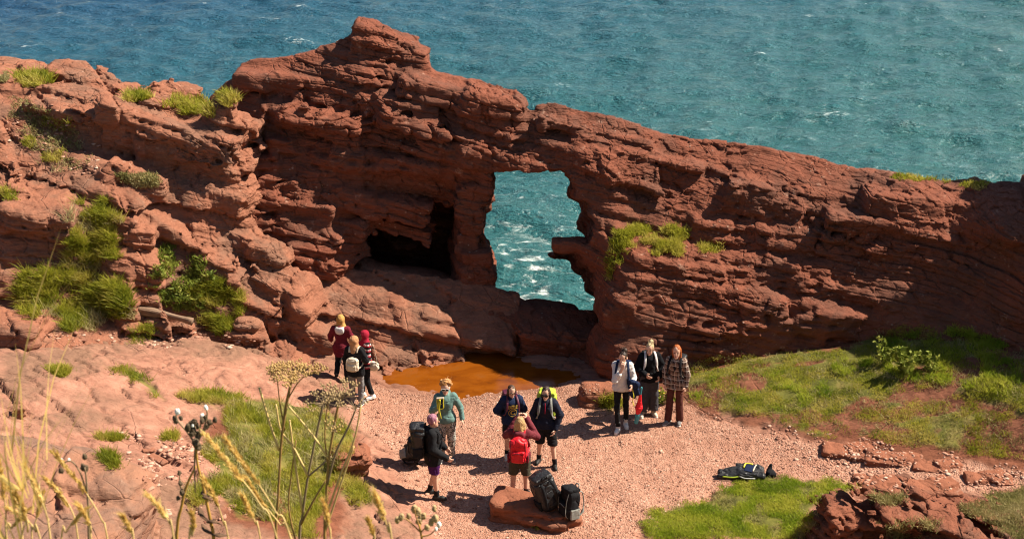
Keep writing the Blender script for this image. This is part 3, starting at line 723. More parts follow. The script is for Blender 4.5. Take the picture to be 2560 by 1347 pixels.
# --- the hillside on the left and the ledge below the arch
L_CTRL = resolve([
    (840, 905, .05), (760, 890, .25), (690, 875, .4), (620, 845, .7), (500, 835, .95), (350, 815, 1.25), (200, 830, 1.45), (50, 850, 1.75), (-200, 850, 2.1),
    (-100, 560, 25.2), (-100, 740, 24.6), (0, 500, 26.0), (120, 510, 26.1), (80, 560, 25.7), (80, 740, 25.2), (0, 560, 25.5), (0, 740, 24.95), (0, 830, 24.4), (160, 640, 25.6), (240, 520, 26.2), (240, 660, 25.8), (180, 800, 25.2), (320, 800, 25.3),
    (350, 560, 26.1), (330, 760, 25.45), (385, 760, 25.75), (400, 620, 26.5), (460, 700, 26.2), (500, 780, 25.95), (600, 740, 26.3), (340, 480, 26.8), (480, 560, 26.85), (600, 640, 27.0), (720, 670, 27.1), (480, 640, 26.5), (620, 720, 26.5), (650, 800, 26.1),
    (720, 760, 26.6), (780, 860, 26.45), (700, 840, 26.1), (290, 275, 28.3), (450, 305, 28.3), (600, 345, 28.2), (300, 370, 27.75), (450, 415, 27.65), (600, 425, 27.6), (620, 520, 27.5), (300, 440, 27.1), (450, 470, 27.3),
    (300, 255, 29.0), (560, 300, 29.2), (480, 270, 29.9), (100, 430, 26.9), (200, 430, 27.0), (120, 330, 27.7), (30, 250, 28.3), (0, 200, 28.9), (-150, 200, 29.2), (100, 215, 29.2), (40, 152, 30.6), (150, 184, 30.5), (300, 225, 30.4), (340, 250, 30.2), (410, 245, 30.6), (440, 204, 30.9), (510, 212, 30.9),
    (730, 662, 27.6), (950, 700, 28.0), (1140, 725, 28.3), (1290, 775, 28.3), (760, 700, 27.15), (950, 745, 27.25), (1130, 775, 27.4), (1270, 790, 27.7), (860, 850, 26.7), (880, 890, .1), (960, 906, 0.), (1100, 890, 0.), (1180, 868, 0.), (1270, 845, -.05), (1020, 830, 26.95), (1120, 830, 27.15), (1220, 820, 27.4), (900, 790, 26.95),
    (900, 650, 29.8), (1100, 690, 30.1), (640, 600, 28.2), (760, 640, 28.6), (1330, 800, 28.2), (1330, 880, -.2)])
for xx, yy, zz in ((-12, 23, 1.6), (-9, 22.5, .9), (-6, 23.4, 0.1), (-4, 24.6, -.5), (-2, 25.4, -.7), (0, 26.0, -.9), (1.2, 26.6, -1.0), (1.2, 29, .3), (1.2, 31, -3), (-3, 33, -4), (-1, 32.5, -4), (-7, 33, 0.0), (-11, 33, 2), (-10, 35, -4), (-5, 35, -5), (-13, 27, 4.2), (-13, 30, 5.6)):
    L_CTRL.append(np.array([xx, yy, zz]))
L_CTRL = np.array(L_CTRL)
left_h = RBF(L_CTRL[:, :2], L_CTRL[:, 2], 0.10)
L_BLOCKS = [(450, 345, 28.35, 2.9, 1.7, 1.15, 14, -6, 0, .1), (190, 300, 28.6, 2.2, 1.5, .8, 16, 0, 0, .12), (600, 400, 28.1, .8, 1.2, .7, 25, 0, 0, .15), (560, 500, 27.8, 1.2, 1.2, .9, 18, -10, 0, .25), (590, 590, 27.5, 1.0, 1.0, .7, 25, -10, 0, .2), (470, 590, 27.2, 3.1, 1.4, .7, 33, -12, 0, .22),
    (430, 462, 27.6, .9, .7, .4, 15, 0, 0, .18), (80, 620, 26.25, 1.4, 1.4, 2.1, 3, 10, 0, .12), (80, 528, 25.95, 1.7, 1.0, .32, 2, 0, 0, .14), (-60, 640, 26.0, 1.0, 1.4, 1.9, 0, -10, 0, .2), (345, 680, 26.3, .8, 1.0, 2.0, 4, 15, -8, .12), (270, 560, 26.6, .9, 1.0, 1.0, 5, -5, 0, .15), (240, 225, 30.4, 2.0, 1.2, .7, 18, 0, 0, .1),
    (50, 172, 30.7, 1.7, 1.0, .28, 10, 0, 0, .08), (20, 195, 30.4, 1.3, 1.0, .3, 8, 0, 0, .08), (450, 235, 30.9, 1.2, 1.0, .6, 5, 0, 0, .2), (400, 250, 30.6, .8, .8, .4, -8, 0, 0, .15), (210, 480, 27.1, 1.7, 1.0, .35, 8, 0, 0, .1), (40, 450, 27.2, 1.3, 1.0, .6, 4, 0, 0, .12), (350, 430, 27.4, 1.3, 1.0, .4, 20, 0, 0, .15), (300, 500, 26.9, 1.0, .9, .5, 25, 0, 0, .2),
    (690, 710, 27.0, 1.3, 1.0, .75, 25, -10, 0, .15), (650, 640, 27.4, 1.2, 1.0, .8, 25, -5, 0, .2), (730, 800, 26.75, .9, .9, 1.1, 20, -15, 0, .15), (650, 790, 26.6, 1.0, .9, .9, 15, 0, 0, .12), (800, 850, 26.6, .7, .7, .6, 25, 0, 0, .12), (560, 830, 26.1, 1.2, .7, .35, 6, 0, 0, .1), (400, 815, 25.8, 1.5, .7, .35, 3, 0, 0, .1),
    (1000, 790, 27.75, 4.9, 1.5, 1.25, 12, 0, 30, .06), (880, 850, 27.15, 2.4, 1.1, .5, 17, -8, 24, .06), (1110, 800, 27.3, .95, .5, .45, 14, 4, 24, .06), (1060, 868, 27.15, 1.7, .9, .4, 7, 6, 24, .06)]
def build_left():
    h = 0.065
    lo = (-12.4, 23.0, -1.2); hi = (1.6, 32.4, 6.9)
    ax, ay, az = [np.arange(lo[q], hi[q], h, dtype=np.float32) for q in range(3)]
    X2, Y2 = np.meshgrid(ax, ay, indexing='ij')
    H = left_h(X2, Y2).astype(np.float32)
    gx, gy = np.gradient(H, h); sl = 1 / np.sqrt(1 + np.minimum(gx ** 2 + gy ** 2, 9))
    F = (az[None, None, :] - H[:, :, None]) * sl[:, :, None]
    F = F.copy(); add_blocks(F, ax, ay, az, L_BLOCKS)
    I, J, K = np.nonzero(np.abs(F) < 0.55); x = ax[I]; y = ay[J]; z = az[K]
    s = z + 0.30 * x - 0.12 * y + 0.3 * fbm(x * .25, y * .25, z * .4, 3, 301)
    m = 0.55 + 0.8 * sst(-.3, .35, fbm(x * .4, y * .4, z * .7, 3, 303))
    d = 0.19 * m * layers(s, x + .6 * y, 0.55, 1.3, 305, .10) + 0.10 * fbm(x * .8, y * .8, z * 1.4, 4, 307)
    d += 0.09 * m * layers(s + .1, x - .6 * y, 0.2, 1.0, 309, .22)
    d += .11 * facets(x / 1.1, y / 1.1, s / .55, 311)
    calm = lambda x, y, z: 1 - .5 * sst(-4.7, -4.2, x) * sst(.1, .35, z)
    F[I, J, K] -= d * calm(x, y, z)
    V, Q = surface_nets(F, lo, h); Q = Q[(V[Q][:, :, 2] > -0.9).any(1)]
    o = cliff_finish(V, Q, 2, 0.30, 0.65, 400, 'rocky_hillside', M['left'], -0.12, calm)
    tag(o, 'stepped pink sandstone hillside with grassy pockets running down to the orange pool', 'cliff')
    return o
left = build_left()

# --- the cliff beyond the right edge, whose shade falls on the grass
def build_right():
    h = 0.13
    lo = (7.0, 17.5, -3.9); hi = (22, 33, 9.5)
    ax, ay, az = [np.arange(lo[q], hi[q], h, dtype=np.float32) for q in range(3)]
    X2, Y2 = np.meshgrid(ax, ay, indexing='ij')
    base = np.interp(Y2, [17, 22, 24, 25.5, 27, 29, 33], [18, 15.5, 12.6, 10.7, 10.45, 10.7, 12.2])
    topz = np.interp(Y2, [17, 22, 24, 26, 28, 30, 33], [5.5, 5.5, 4.8, 4.2, 3.6, 3.0, 2.0])
    d = X2 - base
    H = np.clip(topz * sst(-0.4, .5, d) + np.interp(Y2, [25.2, 26.8, 28], [1.6, 3.1, 3.6]) * sst(.9, 2.1, d), None, 9.0) - 2.0 * sst(.2, -1.2, d)
    F = (az[None, None, :] - H[:, :, None]) * 0.5
    F = np.maximum(F, (Y2[:, :, None] - 31.5 + 0.3 * az[None, None, :]) * .7).astype(np.float32)
    I, J, K = np.nonzero(np.abs(F) < 0.6); x = ax[I]; y = ay[J]; z = az[K]
    s = z + 0.1 * x + 0.3 * fbm(x * .25, y * .25, z * .4, 3, 501)
    F[I, J, K] -= 0.22 * layers(s, x + y, 0.5, 1.8, 505, .2) + 0.22 * fbm(x * .8, y * .8, z * 1.5, 4, 507)
    V, Q = surface_nets(F, lo, h)
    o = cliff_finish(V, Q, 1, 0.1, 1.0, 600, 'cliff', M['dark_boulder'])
    tag(o, 'dark shaded red cliff rising at the right end of the arch wall', 'cliff')
    return o
right = build_right()
scene.cycles.filter_width = 1.2
# ------------------------------------------------------------------ loose rocks
M['outcrop'] = rock_mat('rough_red_sandstone', (0.27, 0.105, 0.062), (0.19, 0.066, 0.038), (0.09, 0.03, 0.019), (0.10, 0.06, 0.045), 0.2, 0.6, 0.5, bump=1.5)
def ray_world(px, py):
    dg = bpy.context.evaluated_depsgraph_get()
    d = ray(px, py); d = d / np.linalg.norm(d)
    ok, loc, nor, idx, ob, _ = scene.ray_cast(dg, Vector((0, 0, CAMZ)), Vector(d))
    return (np.array(loc), np.array(nor), ob) if ok else (None, None, None)

def down(x, y, z0=14.0):
    dg = bpy.context.evaluated_depsgraph_get()
    ok, loc, nor, idx, ob, _ = scene.ray_cast(dg, Vector((x, y, z0)), Vector((0, 0, -1)))
    return np.array(loc) if ok else np.array([x, y, 0.0])

def rock_thing(name, label, cat, centre, boxes, seed, mat, h=0.05, rough=1.0, th=0.14, dip=0.05, group=None, sub=1):
    """boxes: (dx, dy, dz, lx, ly, lz, dip, yaw, tilt, round) about the base point centre"""
    b = np.array(boxes, float)
    r = np.max(np.linalg.norm(b[:, :3], axis=1) + np.linalg.norm(b[:, 3:6], axis=1) / 2) + .12
    zz = np.max(np.abs(b[:, 2]) + np.linalg.norm(b[:, 3:6], axis=1) / 2) + .12; zz = min(zz, r)
    ax = np.arange(-r, r, h); az = np.arange(-zz, zz, h)
    X, Y, Z = np.meshgrid(ax, ax, az, indexing='ij'); F = np.full(X.shape, 9.0)
    for dx, dy, dz, lx, ly, lz, di, ya, ti, rd in boxes:
        Mx = rot3(di, ya, ti); d = [X - dx, Y - dy, Z - dz]
        q = [np.abs(Mx[0, i] * d[0] + Mx[1, i] * d[1] + Mx[2, i] * d[2]) - (lx, ly, lz)[i] / 2 + rd for i in range(3)]
        s_ = np.sqrt(sum(np.maximum(v, 0) ** 2 for v in q)) + np.minimum(np.maximum(np.maximum(q[0], q[1]), q[2]), 0) - rd
        hh = np.clip(.5 + .5 * (F - s_) / .06, 0, 1); F = F + (s_ - F) * hh - .06 * hh * (1 - hh)
    sz = float(np.min(b[:, 3:6])); k = 1.0 / max(sz, .12)
    x, y, z = X + centre[0], Y + centre[1], Z + centre[2]
    s = z + dip * x + 0.12 * fbm(x * .8, y * .8, z, 2, seed)
    F = F - .06 * rough * sz * 2 * facets(x * k * 1.1, y * k * 1.1, z * k * 1.6, seed + 5) - rough * (0.16 * th / .14 * .35 * layers(s, x + .5 * y, th, .6, seed + 1, .2) + 0.16 * sz * fbm(x * k * .6, y * k * .6, z * k * .8, 4, seed + 2))
    V, Q = surface_nets(F, (ax[0], ax[0], az[0]), h)
    for _ in range(sub): V, Q = catmull(V, Q)
    me = np_mesh(name, V, quads=Q)
    P = coords(me); N = normals(me); p = P + np.asarray(centre)
    set_coords(me, P + N * (rough * 0.012 * fbm(p[:, 0] * 7, p[:, 1] * 7, p[:, 2] * 12, 4, seed + 3))[:, None])
    o = link(name, me, mat, loc=tuple(centre)); tag(o, label, cat, group)
    return o

def base_at(px, py):
    return ray_world(px, py)[0]

c = base_at(1340, 1305)
flat_boulder = rock_thing('boulder', 'flat red boulder on the gravel with two black rucksacks set on it', 'boulder', c + [0, .12, .05], [(-.08, .05, .06, 1.35, .62, .40, 6, -14, 6, .10), (.42, -.12, -.02, .62, .45, .34, 0, 20, 10, .10)], 11, M['boulder'], 0.04)
c = base_at(1494, 1012)
rock_thing('boulder', 'low smooth reddish boulder at the feet of the three women by the wall', 'boulder', c + [0, .2, .1], [(0, 0, 0, .8, .6, .5, 5, 10, 0, .18)], 12, M['boulder'], 0.04, .6)
rock_thing('boulder', 'overhanging flat topped boulder below the bottom left grass clump', 'boulder', atY(15, 822, 24.1), [(0, 0, 0, 1.45, 1.2, .52, 6, 0, -4, .16), (-.3, .2, -.3, .9, .8, .4, 0, 0, 0, .1)], 13, M['left'], 0.05)
rock_thing('boulder', 'rounded grey pink boulder at the left edge below the overhanging one', 'boulder', atY(15, 960, 22.6), [(0, 0, -.1, 1.25, 1.1, .95, 12, 0, 0, .3)], 14, M['slab'], 0.05, .7)
rock_thing('boulder', 'small squarish grey boulder at the left edge behind the big smooth slab', 'boulder', atY(5, 1050, 20.6), [(0, 0, -.1, .8, .7, .75, 4, 20, 0, .12)], 15, M['slab'], 0.04, .8)
rock_thing('rock_slab', 'big smooth grey pink rock slab behind the dry grass at bottom left', 'rock', atY(50, 1290, 16.6), [(-.2, 0, -.12, 3.6, 2.5, 1.3, 10, -14, 4, .4)], 16, M['slab_pale'], 0.05, .6, .22)
c = base_at(872, 1180)
rock_thing('boulder', 'layered red block between the grassy gully and the gravel', 'boulder', c + [0, .15, .08], [(0, 0, 0, .62, .6, .42, 8, 12, 0, .08)], 17, M['boulder'], 0.04, 1.0, .1)
c = base_at(614, 825)
rock_thing('stone', 'rounded brown stone beside the weeds at the foot of the hillside', 'stone', c + [0, .1, .08], [(0, 0, 0, .52, .4, .36, 10, 20, 0, .15)], 18, M['slab'], 0.03, .5)
c = atY(2250, 1330, 19.1)
rock_thing('rock_outcrop', 'rough dark red rock outcrop at the bottom right corner between two lawns', 'rock', c, [(-.55, .25, -.10, 1.5, .9, .95, 10, 18, -4, .08), (.35, .15, -.2, 1.4, 1.2, .85, 12, -8, -6, .08), (1.3, .1, -.35, 1.9, 1.5, .8, 9, -14, -6, .1), (-1.15, -.25, -.35, 1.0, .6, .6, 2, 25, 0, .08), (-.2, -.45, -.3, 1.0, .5, .6, 8, -10, 0, .08), (.1, .5, .12, .8, .5, .5, 14, 10, 0, .06)], 19, M['outcrop'], 0.04, 2.6, .15, dip=.22, sub=1)
for k, (px, py, lx, ly, ya, lab) in enumerate([(2125, 1128, 1.0, .45, -14, 'thin flat rock at the edge of the turf nearest the gravel middle'), (2240, 1150, 1.1, .4, -10, 'long flat rock below the torn turf edge'), (2345, 1168, .9, .4, -16, 'flat cracked rock lowest of those below the turf'),
        (2190, 1212, .8, .35, -20, 'thin flat rock just above the rough outcrop'), (2330, 1218, .9, .45, 8, 'dark flat rock behind the outcrop, near the right lawn'), (2470, 1200, .8, .35, -5, 'small flat rock at the corner of the right lawn')]):
    c = base_at(px, py)
    rock_thing('flat_rock', lab, 'rock', c + [0, 0, -.045], [(0, 0, 0, lx, ly, .16, 4, ya, 3, .04), (.2, .12, .02, lx * .5, ly * .8, .18, 2, ya + 25, 0, .04)], 30 + k, M['boulder'], 0.03, .8, .08, group='flat rocks at the edge of the gravel')
for k, (px, py, lx, ly, ya, lab) in enumerate([(372, 1128, .22, .12, 30, 'pale flake of rock, smaller of the two on the pink slab'), (395, 1150, .36, .14, -35, 'long pale flake of rock lying on the pink slab')]):
    c = base_at(px, py)
    rock_thing('stone_flake', lab, 'stone', c + [0, 0, .02], [(0, 0, 0, lx, ly, .045, 8, ya, 0, .015)], 50 + k, M['left'], 0.012, .3, .05, sub=0)

# the old timber lying at the foot of the hillside
def wood_mat():
    t = NT('weathered_wood'); P = t.co('Object')
    n = t.noise(t.mapv(P, scale=(1.2, 14, 14)), 3.0, 5, .6)
    c = t.ramp(n, [(.3, (.09, .05, .03)), (.5, (.2, .12, .075)), (.75, (.3, .2, .13))])
    return t.set(Base_Color=c, Roughness=.9, Normal=t.bump(n, .7, .03))
M['wood'] = wood_mat()
c = base_at(410, 800)
b = bmesh.new(); segs = 14; rings = 12; L = 1.15
vr = []
for i in range(rings):
    t_ = i / (rings - 1); r_ = .085 + .02 * math.sin(t_ * 7) - .02 * t_; ring = []
    for j in range(segs):
        a = 2 * math.pi * j / segs; rr = r_ * (1 + .12 * math.sin(3 * a + 1) + .06 * math.sin(7 * a + t_ * 3))
        ring.append(b.verts.new(((t_ - .5) * L, rr * math.cos(a), rr * math.sin(a) + .03 * math.sin(t_ * 3))))
    vr.append(ring)
for i in range(rings - 1):
    for j in range(segs): b.faces.new((vr[i][j], vr[i][(j + 1) % segs], vr[i + 1][(j + 1) % segs], vr[i + 1][j]))
b.faces.new(vr[0][::-1]); b.faces.new(vr[-1]); bmesh.ops.recalc_face_normals(b, faces=b.faces)
me = bpy.data.meshes.new('log'); b.to_mesh(me); b.free()
for p_ in me.polygons: p_.use_smooth = True
o = link('driftwood_log', me, M['wood'], loc=tuple(c + [0, .05, .07])); o.rotation_euler = (0, R(9), R(-8))
tag(o, 'weathered driftwood log lying under the weeds at the foot of the hillside', 'log')

# ------------------------------------------------------------------ gravel stones: one mass nobody could count
def stone_mat():
    t = NT('gravel_stones')
    c = t.ramp(t.attr('tint'), [(0.0, (.15, .06, .04)), (.35, (.32, .155, .105)), (.7, (.43, .235, .165)), (.9, (.47, .29, .215)), (1.0, (.50, .37, .29))])
    return t.set(Base_Color=c, Roughness=.9, Specular_IOR_Level=.15)
M['stones'] = stone_mat()
_t = (1 + 5 ** .5) / 2
ICO_V = np.array([(-1, _t, 0), (1, _t, 0), (-1, -_t, 0), (1, -_t, 0), (0, -1, _t), (0, 1, _t), (0, -1, -_t), (0, 1, -_t), (_t, 0, -1), (_t, 0, 1), (-_t, 0, -1), (-_t, 0, 1)]) / math.sqrt(1 + _t * _t)
ICO_F = np.array([(0, 11, 5), (0, 5, 1), (0, 1, 7), (0, 7, 10), (0, 10, 11), (1, 5, 9), (5, 11, 4), (11, 10, 2), (10, 7, 6), (7, 1, 8), (3, 9, 4), (3, 4, 2), (3, 2, 6), (3, 6, 8), (3, 8, 9), (4, 9, 5), (2, 4, 11), (6, 2, 10), (8, 6, 7), (9, 8, 1)])

def scatter_px(poly, n, edge=0.0, clump=0.0, seed=0, only=None):
    """points spread over what is seen inside a polygon; returns positions and normals on the ground or rock"""
    r = np.random.default_rng(seed); p = np.array(poly, float); lo = p.min(0); hi = p.max(0)
    q = np.c_[r.uniform(lo[0], hi[0], n * 3), r.uniform(lo[1], hi[1], n * 3)]
    jx = edge * vnoise(q[:, 0] / 22, q[:, 1] / 16, q[:, 0] * 0, seed + 1); jy = edge * .7 * vnoise(q[:, 0] / 22, q[:, 1] / 16, q[:, 0] * 0 + 5, seed + 2)
    k = poly_sd(q[:, 0] + jx, q[:, 1] + jy, poly) < 0
    if clump: k &= fbm(q[:, 0] / 38, q[:, 1] / 26, q[:, 0] * 0, 3, seed + 4) > clump - .5
    q = q[k][:n]
    dg = bpy.context.evaluated_depsgraph_get(); O = Vector((0, 0, CAMZ)); P, N = [], []
    for px, py in q:
        d = ray(px, py); ok, loc, nor, idx, ob, _ = scene.ray_cast(dg, O, Vector(d).normalized())
        if ok and ob.name.split('.')[0] in (only or SOIL_NAMES): P.append(loc[:]); N.append(nor[:])
    return np.array(P).reshape(-1, 3), np.array(N).reshape(-1, 3)
SOIL_NAMES = {'ground', 'rock_arch', 'rocky_hillside', 'cliff', 'boulder', 'rock_slab', 'rock_outcrop', 'flat_rock', 'driftwood_log'}

def stones(name, label, P, size, seed, flat=.6):
    r = np.random.default_rng(seed); n = len(P)
    s = size[0] + (size[1] - size[0]) * r.random(n) ** 3
    V = ICO_V[None] * (1 + .28 * r.normal(size=(n, 12, 1))) * np.stack([s, s * r.uniform(.6, 1, n), s * flat * r.uniform(.6, 1, n)], 1)[:, None, :]
    a = r.uniform(0, 6.28, n); ca, sa = np.cos(a)[:, None], np.sin(a)[:, None]
    V = np.stack([V[..., 0] * ca - V[..., 1] * sa, V[..., 0] * sa + V[..., 1] * ca, V[..., 2]], -1) + P[:, None, :]
    T = (ICO_F[None] + (np.arange(n) * 12)[:, None, None]).reshape(-1, 3)
    me = np_mesh(name, V.reshape(-1, 3), tris=T, smooth=False); set_attr(me, 'tint', np.repeat(r.random(n), 12))
    o = link(name, me, M['stones']); tag(o, label, 'gravel', kind='stuff'); return o
P, N = scatter_px(P_GRAVEL, 15000, 18, 0, 3, {'ground'}); Pc, N = scatter_px(P_GRAVEL, 7000, 18, .5, 33, {'ground'}); P = np.concatenate([P, Pc])
P2, _ = scatter_px([(930, 960), (1010, 985), (1300, 965), (1500, 955), (1500, 985), (1300, 1000), (1000, 1010)], 1500, 10, 0, 5)
stones('gravel', 'loose pinkish gravel covering the floor of the cove', np.concatenate([P, P2]), (.006, .026), 4)
P, N = scatter_px(P_GRAVEL, 260, 18, .5, 34, {'ground'}); P2, N = scatter_px([(1450, 960), (1700, 990), (1690, 1030), (1500, 1020)], 60, 10, 0, 35, {'ground'}); P3, N = scatter_px([(900, 1000), (1000, 1150), (1090, 1300), (1130, 1300), (1040, 1130), (960, 1000)], 130, 10, 0, 36, {'ground'})
stones('gravel', 'scattered larger stones among the gravel of the cove', np.concatenate([P, P2, P3]), (.02, .06), 14, .5)
P, N = scatter_px([(300, 1085), (420, 1080), (520, 1130), (500, 1190), (420, 1200), (330, 1160)], 420, 15, .5, 6)
P2, _ = scatter_px([(330, 1190), (560, 1160), (700, 1250), (640, 1347), (420, 1300)], 260, 15, .5, 7)
P3, _ = scatter_px([(90, 830), (640, 830), (690, 870), (200, 870)], 300, 15, .45, 8)
P4, _ = scatter_px([(0, 280), (180, 240), (300, 440), (40, 450)], 260, 15, .45, 9)
stones('rubble', 'loose rock chips strewn over the rock terraces on the left', np.concatenate([P, P2, P3, P4]), (.015, .07), 10, .4)
P, N = scatter_px([(1900, 1060), (2560, 1150), (2560, 1230), (2100, 1215), (1950, 1130)], 900, 15, .4, 12)
stones('rubble', 'loose chips among the flat rocks below the torn turf', P, (.015, .055), 13, .5)
# ------------------------------------------------------------------ grass and weeds
def blades(name, label, P, N, length, width, mat, seed, per=4, spread=.04, lean=.65, wind=(-.25, -.1), up=.75, cat='grass', kind='stuff', segs=3, tint=(0, 1), fan=False):
    r = np.random.default_rng(seed); n0 = len(P); n = n0 * per
    B = np.repeat(P, per, 0).copy(); NN = np.repeat(N, per, 0)
    B += r.normal(0, spread, (n, 3)) * [1, 1, .15]
    L = (length[0] * .6 + (length[1] * 1.1 - length[0] * .6) * r.random(n) ** 1.4) * np.repeat(r.uniform(.65, 1.25, n0), per)
    D = NN * (1 - up) + np.array([0, 0, up]); a = r.uniform(0, 6.28, n); ln = lean * np.sqrt(r.random(n))
    clump = np.repeat(r.normal(0, .22, (n0, 3)) * [1, 1, 0], per, 0)
    D = D + np.stack([np.cos(a) * ln, np.sin(a) * ln, a * 0], 1) + clump; D /= np.linalg.norm(D, axis=1)[:, None]
    side = np.cross(D, np.stack([np.cos(a * 1.7), np.sin(a * 1.7), .2 + a * 0], 1)); side /= np.linalg.norm(side, axis=1)[:, None] + 1e-9
    bend = np.stack([np.cos(a) * .3 + wind[0], np.sin(a) * .3 + wind[1], a * 0 - .35], 1) * r.uniform(.3, 1.1, n)[:, None]
    w = width * r.uniform(.7, 1.3, n)
    rows = []
    for k in range(segs + 1):
        t = k / segs; C = B + D * (L * t)[:, None] + bend * (L * t * t * .55)[:, None]
        ww = w * ((1 - t) ** .6 if not fan else math.sin(math.pi * min(.15 + .85 * t, 1)) + .05)
        if k == segs: rows.append(C[:, None])
        else: rows.append(np.stack([C - side * ww[:, None] * .5, C + side * ww[:, None] * .5], 1))
    V = np.concatenate(rows, 1); m = V.shape[1]; off = (np.arange(n) * m)[:, None]
    Q = np.concatenate([np.array([[2 * k, 2 * k + 1, 2 * k + 3, 2 * k + 2]]) + off for k in range(segs - 1)])
    T = np.array([[2 * segs - 2, 2 * segs - 1, 2 * segs]]) + off
    me = np_mesh(name, V.reshape(-1, 3), quads=Q, tris=T)
    base = np.clip(.5 + .9 * 1.3 * fbm(P[:, 0] * 3.2, P[:, 1] * 3.2, P[:, 2] * 3.2, 3, seed + 5), 0, 1)
    tt = np.clip(np.repeat(base, per) * .65 + .35 * r.random(n) , 0, 1); tt = tint[0] + (tint[1] - tint[0]) * tt
    set_attr(me, 'tint', np.repeat(tt, m))
    o = link(name, me, mat); tag(o, label, cat, kind=kind); return o

def patch(label, polys, n, length, width, mat, seed, edge=14, clump=0.0, **kw):
    PP, NN = [], []
    for i, p in enumerate(polys):
        a, b_ = scatter_px(p, int(n / len(polys)), edge, clump, seed + i * 7); PP.append(a); NN.append(b_)
    return blades('grass', label, np.concatenate(PP), np.concatenate(NN), length, width, M[mat], seed, **kw)

patch('upper long grass clump hanging on the hillside above the larger clump', [[(200, 500), (250, 505), (300, 560), (315, 600), (300, 640), (250, 660), (205, 690), (165, 650), (168, 580)]], 2100, (.08, .28), .011, 'grass', 100, edge=34, clump=.36, per=6)
patch('broad shaggy grass clump between the left rock faces', [[(60, 705), (170, 680), (260, 690), (325, 720), (335, 790), (290, 800), (240, 830), (170, 815), (80, 780), (45, 750)]], 3400, (.10, .34), .012, 'grass', 110, edge=34, clump=.36, per=6)
patch('bleached dry blades mixed through the two big grass clumps on the left', [[(200, 500), (250, 505), (300, 560), (315, 600), (300, 640), (250, 660), (205, 690), (165, 650), (168, 580)], [(60, 705), (170, 680), (260, 690), (325, 720), (335, 790), (240, 830), (170, 815), (80, 780), (45, 750)]], 1500, (.15, .40), .010, 'grass_dry', 105, edge=22, clump=.5, per=5, tint=(.3, 1))
patch('bleached dry blades among the grass of the left gully', P_TURF[3:4] + P_TURF[7:8], 1600, (.08, .26), .008, 'grass_dry', 106, edge=20, clump=.5, per=5, tint=(.3, 1))
patch('straw coloured dead grass in the right turf bank', P_TURF[:1], 2600, (.03, .10), .009, 'grass_dry', 107, edge=20, clump=.52, per=5, tint=(.2, 1))
patch('fine grass at the foot of the weeds beside the rounded stone', [[(470, 720), (560, 700), (615, 745), (600, 800), (560, 850), (500, 820), (460, 790)]], 1100, (.08, .28), .010, 'grass', 120, edge=26, clump=.40, per=6)
patch('thin dry turf on the upper left hillside', [[(30, 240), (100, 260), (160, 310), (210, 350), (225, 420), (150, 430), (95, 410), (60, 350), (20, 300)], [(290, 425), (400, 440), (390, 470), (310, 460)], [(0, 170), (20, 180), (20, 200), (0, 205)]], 2600, (.03, .10), .012, 'grass_dry', 130, clump=.35, per=5)
patch('small green tufts in the thin turf of the upper left hillside', [[(60, 340), (100, 345), (95, 370), (60, 365)], [(100, 290), (190, 300), (160, 330), (110, 320)], [(110, 380), (170, 375), (160, 400), (120, 405)], [(0, 465), (40, 470), (60, 495), (20, 505), (0, 500)]], 420, (.06, .16), .012, 'grass', 135, per=6)
patch('green grass in the hollows behind the left ridge', [[(40, 180), (125, 185), (135, 205), (80, 220), (40, 205)], [(320, 240), (380, 238), (350, 255), (315, 255)], [(400, 262), (470, 240), (535, 260), (530, 300), (480, 285), (420, 275)], [(555, 240), (605, 235), (600, 262), (560, 268)]], 1500, (.08, .24), .016, 'grass', 140, per=5)
patch('grass tussock on the ledge right of the arch opening', [[(1540, 590), (1600, 568), (1660, 572), (1720, 570), (1700, 600), (1690, 625), (1640, 640), (1590, 612), (1545, 640), (1532, 620)]], 2200, (.05, .17), .013, 'grass', 150, edge=26, clump=.30, per=6, tint=(.25, 1))
patch('strip of grass draped over the edge below the ledge tussock', [[(1535, 620), (1570, 615), (1560, 650), (1535, 690), (1512, 710), (1515, 680)], [(1745, 605), (1800, 615), (1790, 635), (1750, 628)]], 400, (.06, .14), .012, 'grass', 155, per=5)
patch('thin grass along the flat top at the right end of the wall', [[(2230, 436), (2330, 438), (2460, 452), (2530, 470), (2520, 485), (2400, 460), (2250, 446)]], 700, (.04, .12), .016, 'grass', 160, clump=.45, per=5)
patch('short green turf bank between the gravel and the right wall', P_TURF[:1], 16000, (.018, .055), .009, 'grass', 170, clump=.48, per=5, spread=.04)
patch('longer lush grass along the foot of the right wall', [[(1690, 950), (1760, 935), (1900, 920), (2060, 940), (2080, 990), (1940, 1030), (1790, 1015), (1700, 995)], [(2080, 905), (2160, 890), (2200, 900), (2150, 930), (2090, 940)]], 1900, (.05, .14), .010, 'grass_lush', 180, clump=.52, per=6)
patch('dark long grass mound in the shade below the right cliff', [[(2210, 850), (2330, 815), (2460, 830), (2560, 900), (2560, 990), (2400, 975), (2280, 950), (2220, 920)]], 3000, (.04, .15), .012, 'grass_lush', 190, clump=.4, per=6)
patch('bright green lawn between the gravel and the rough outcrop', P_TURF[1:2], 9000, (.02, .07), .008, 'grass_lush', 200, edge=26, clump=.33, per=6, spread=.045, tint=(.1, 1))
patch('straggling yellow blades over the bright lawn below the black bag', P_TURF[1:2], 1500, (.03, .09), .008, 'grass_dry', 201, edge=34, clump=.5, per=4, tint=(.1, .8))
patch('pale dry lawn in the bottom right corner', P_TURF[2:3], 4500, (.02, .06), .009, 'grass_dry', 210, per=6, spread=.05)
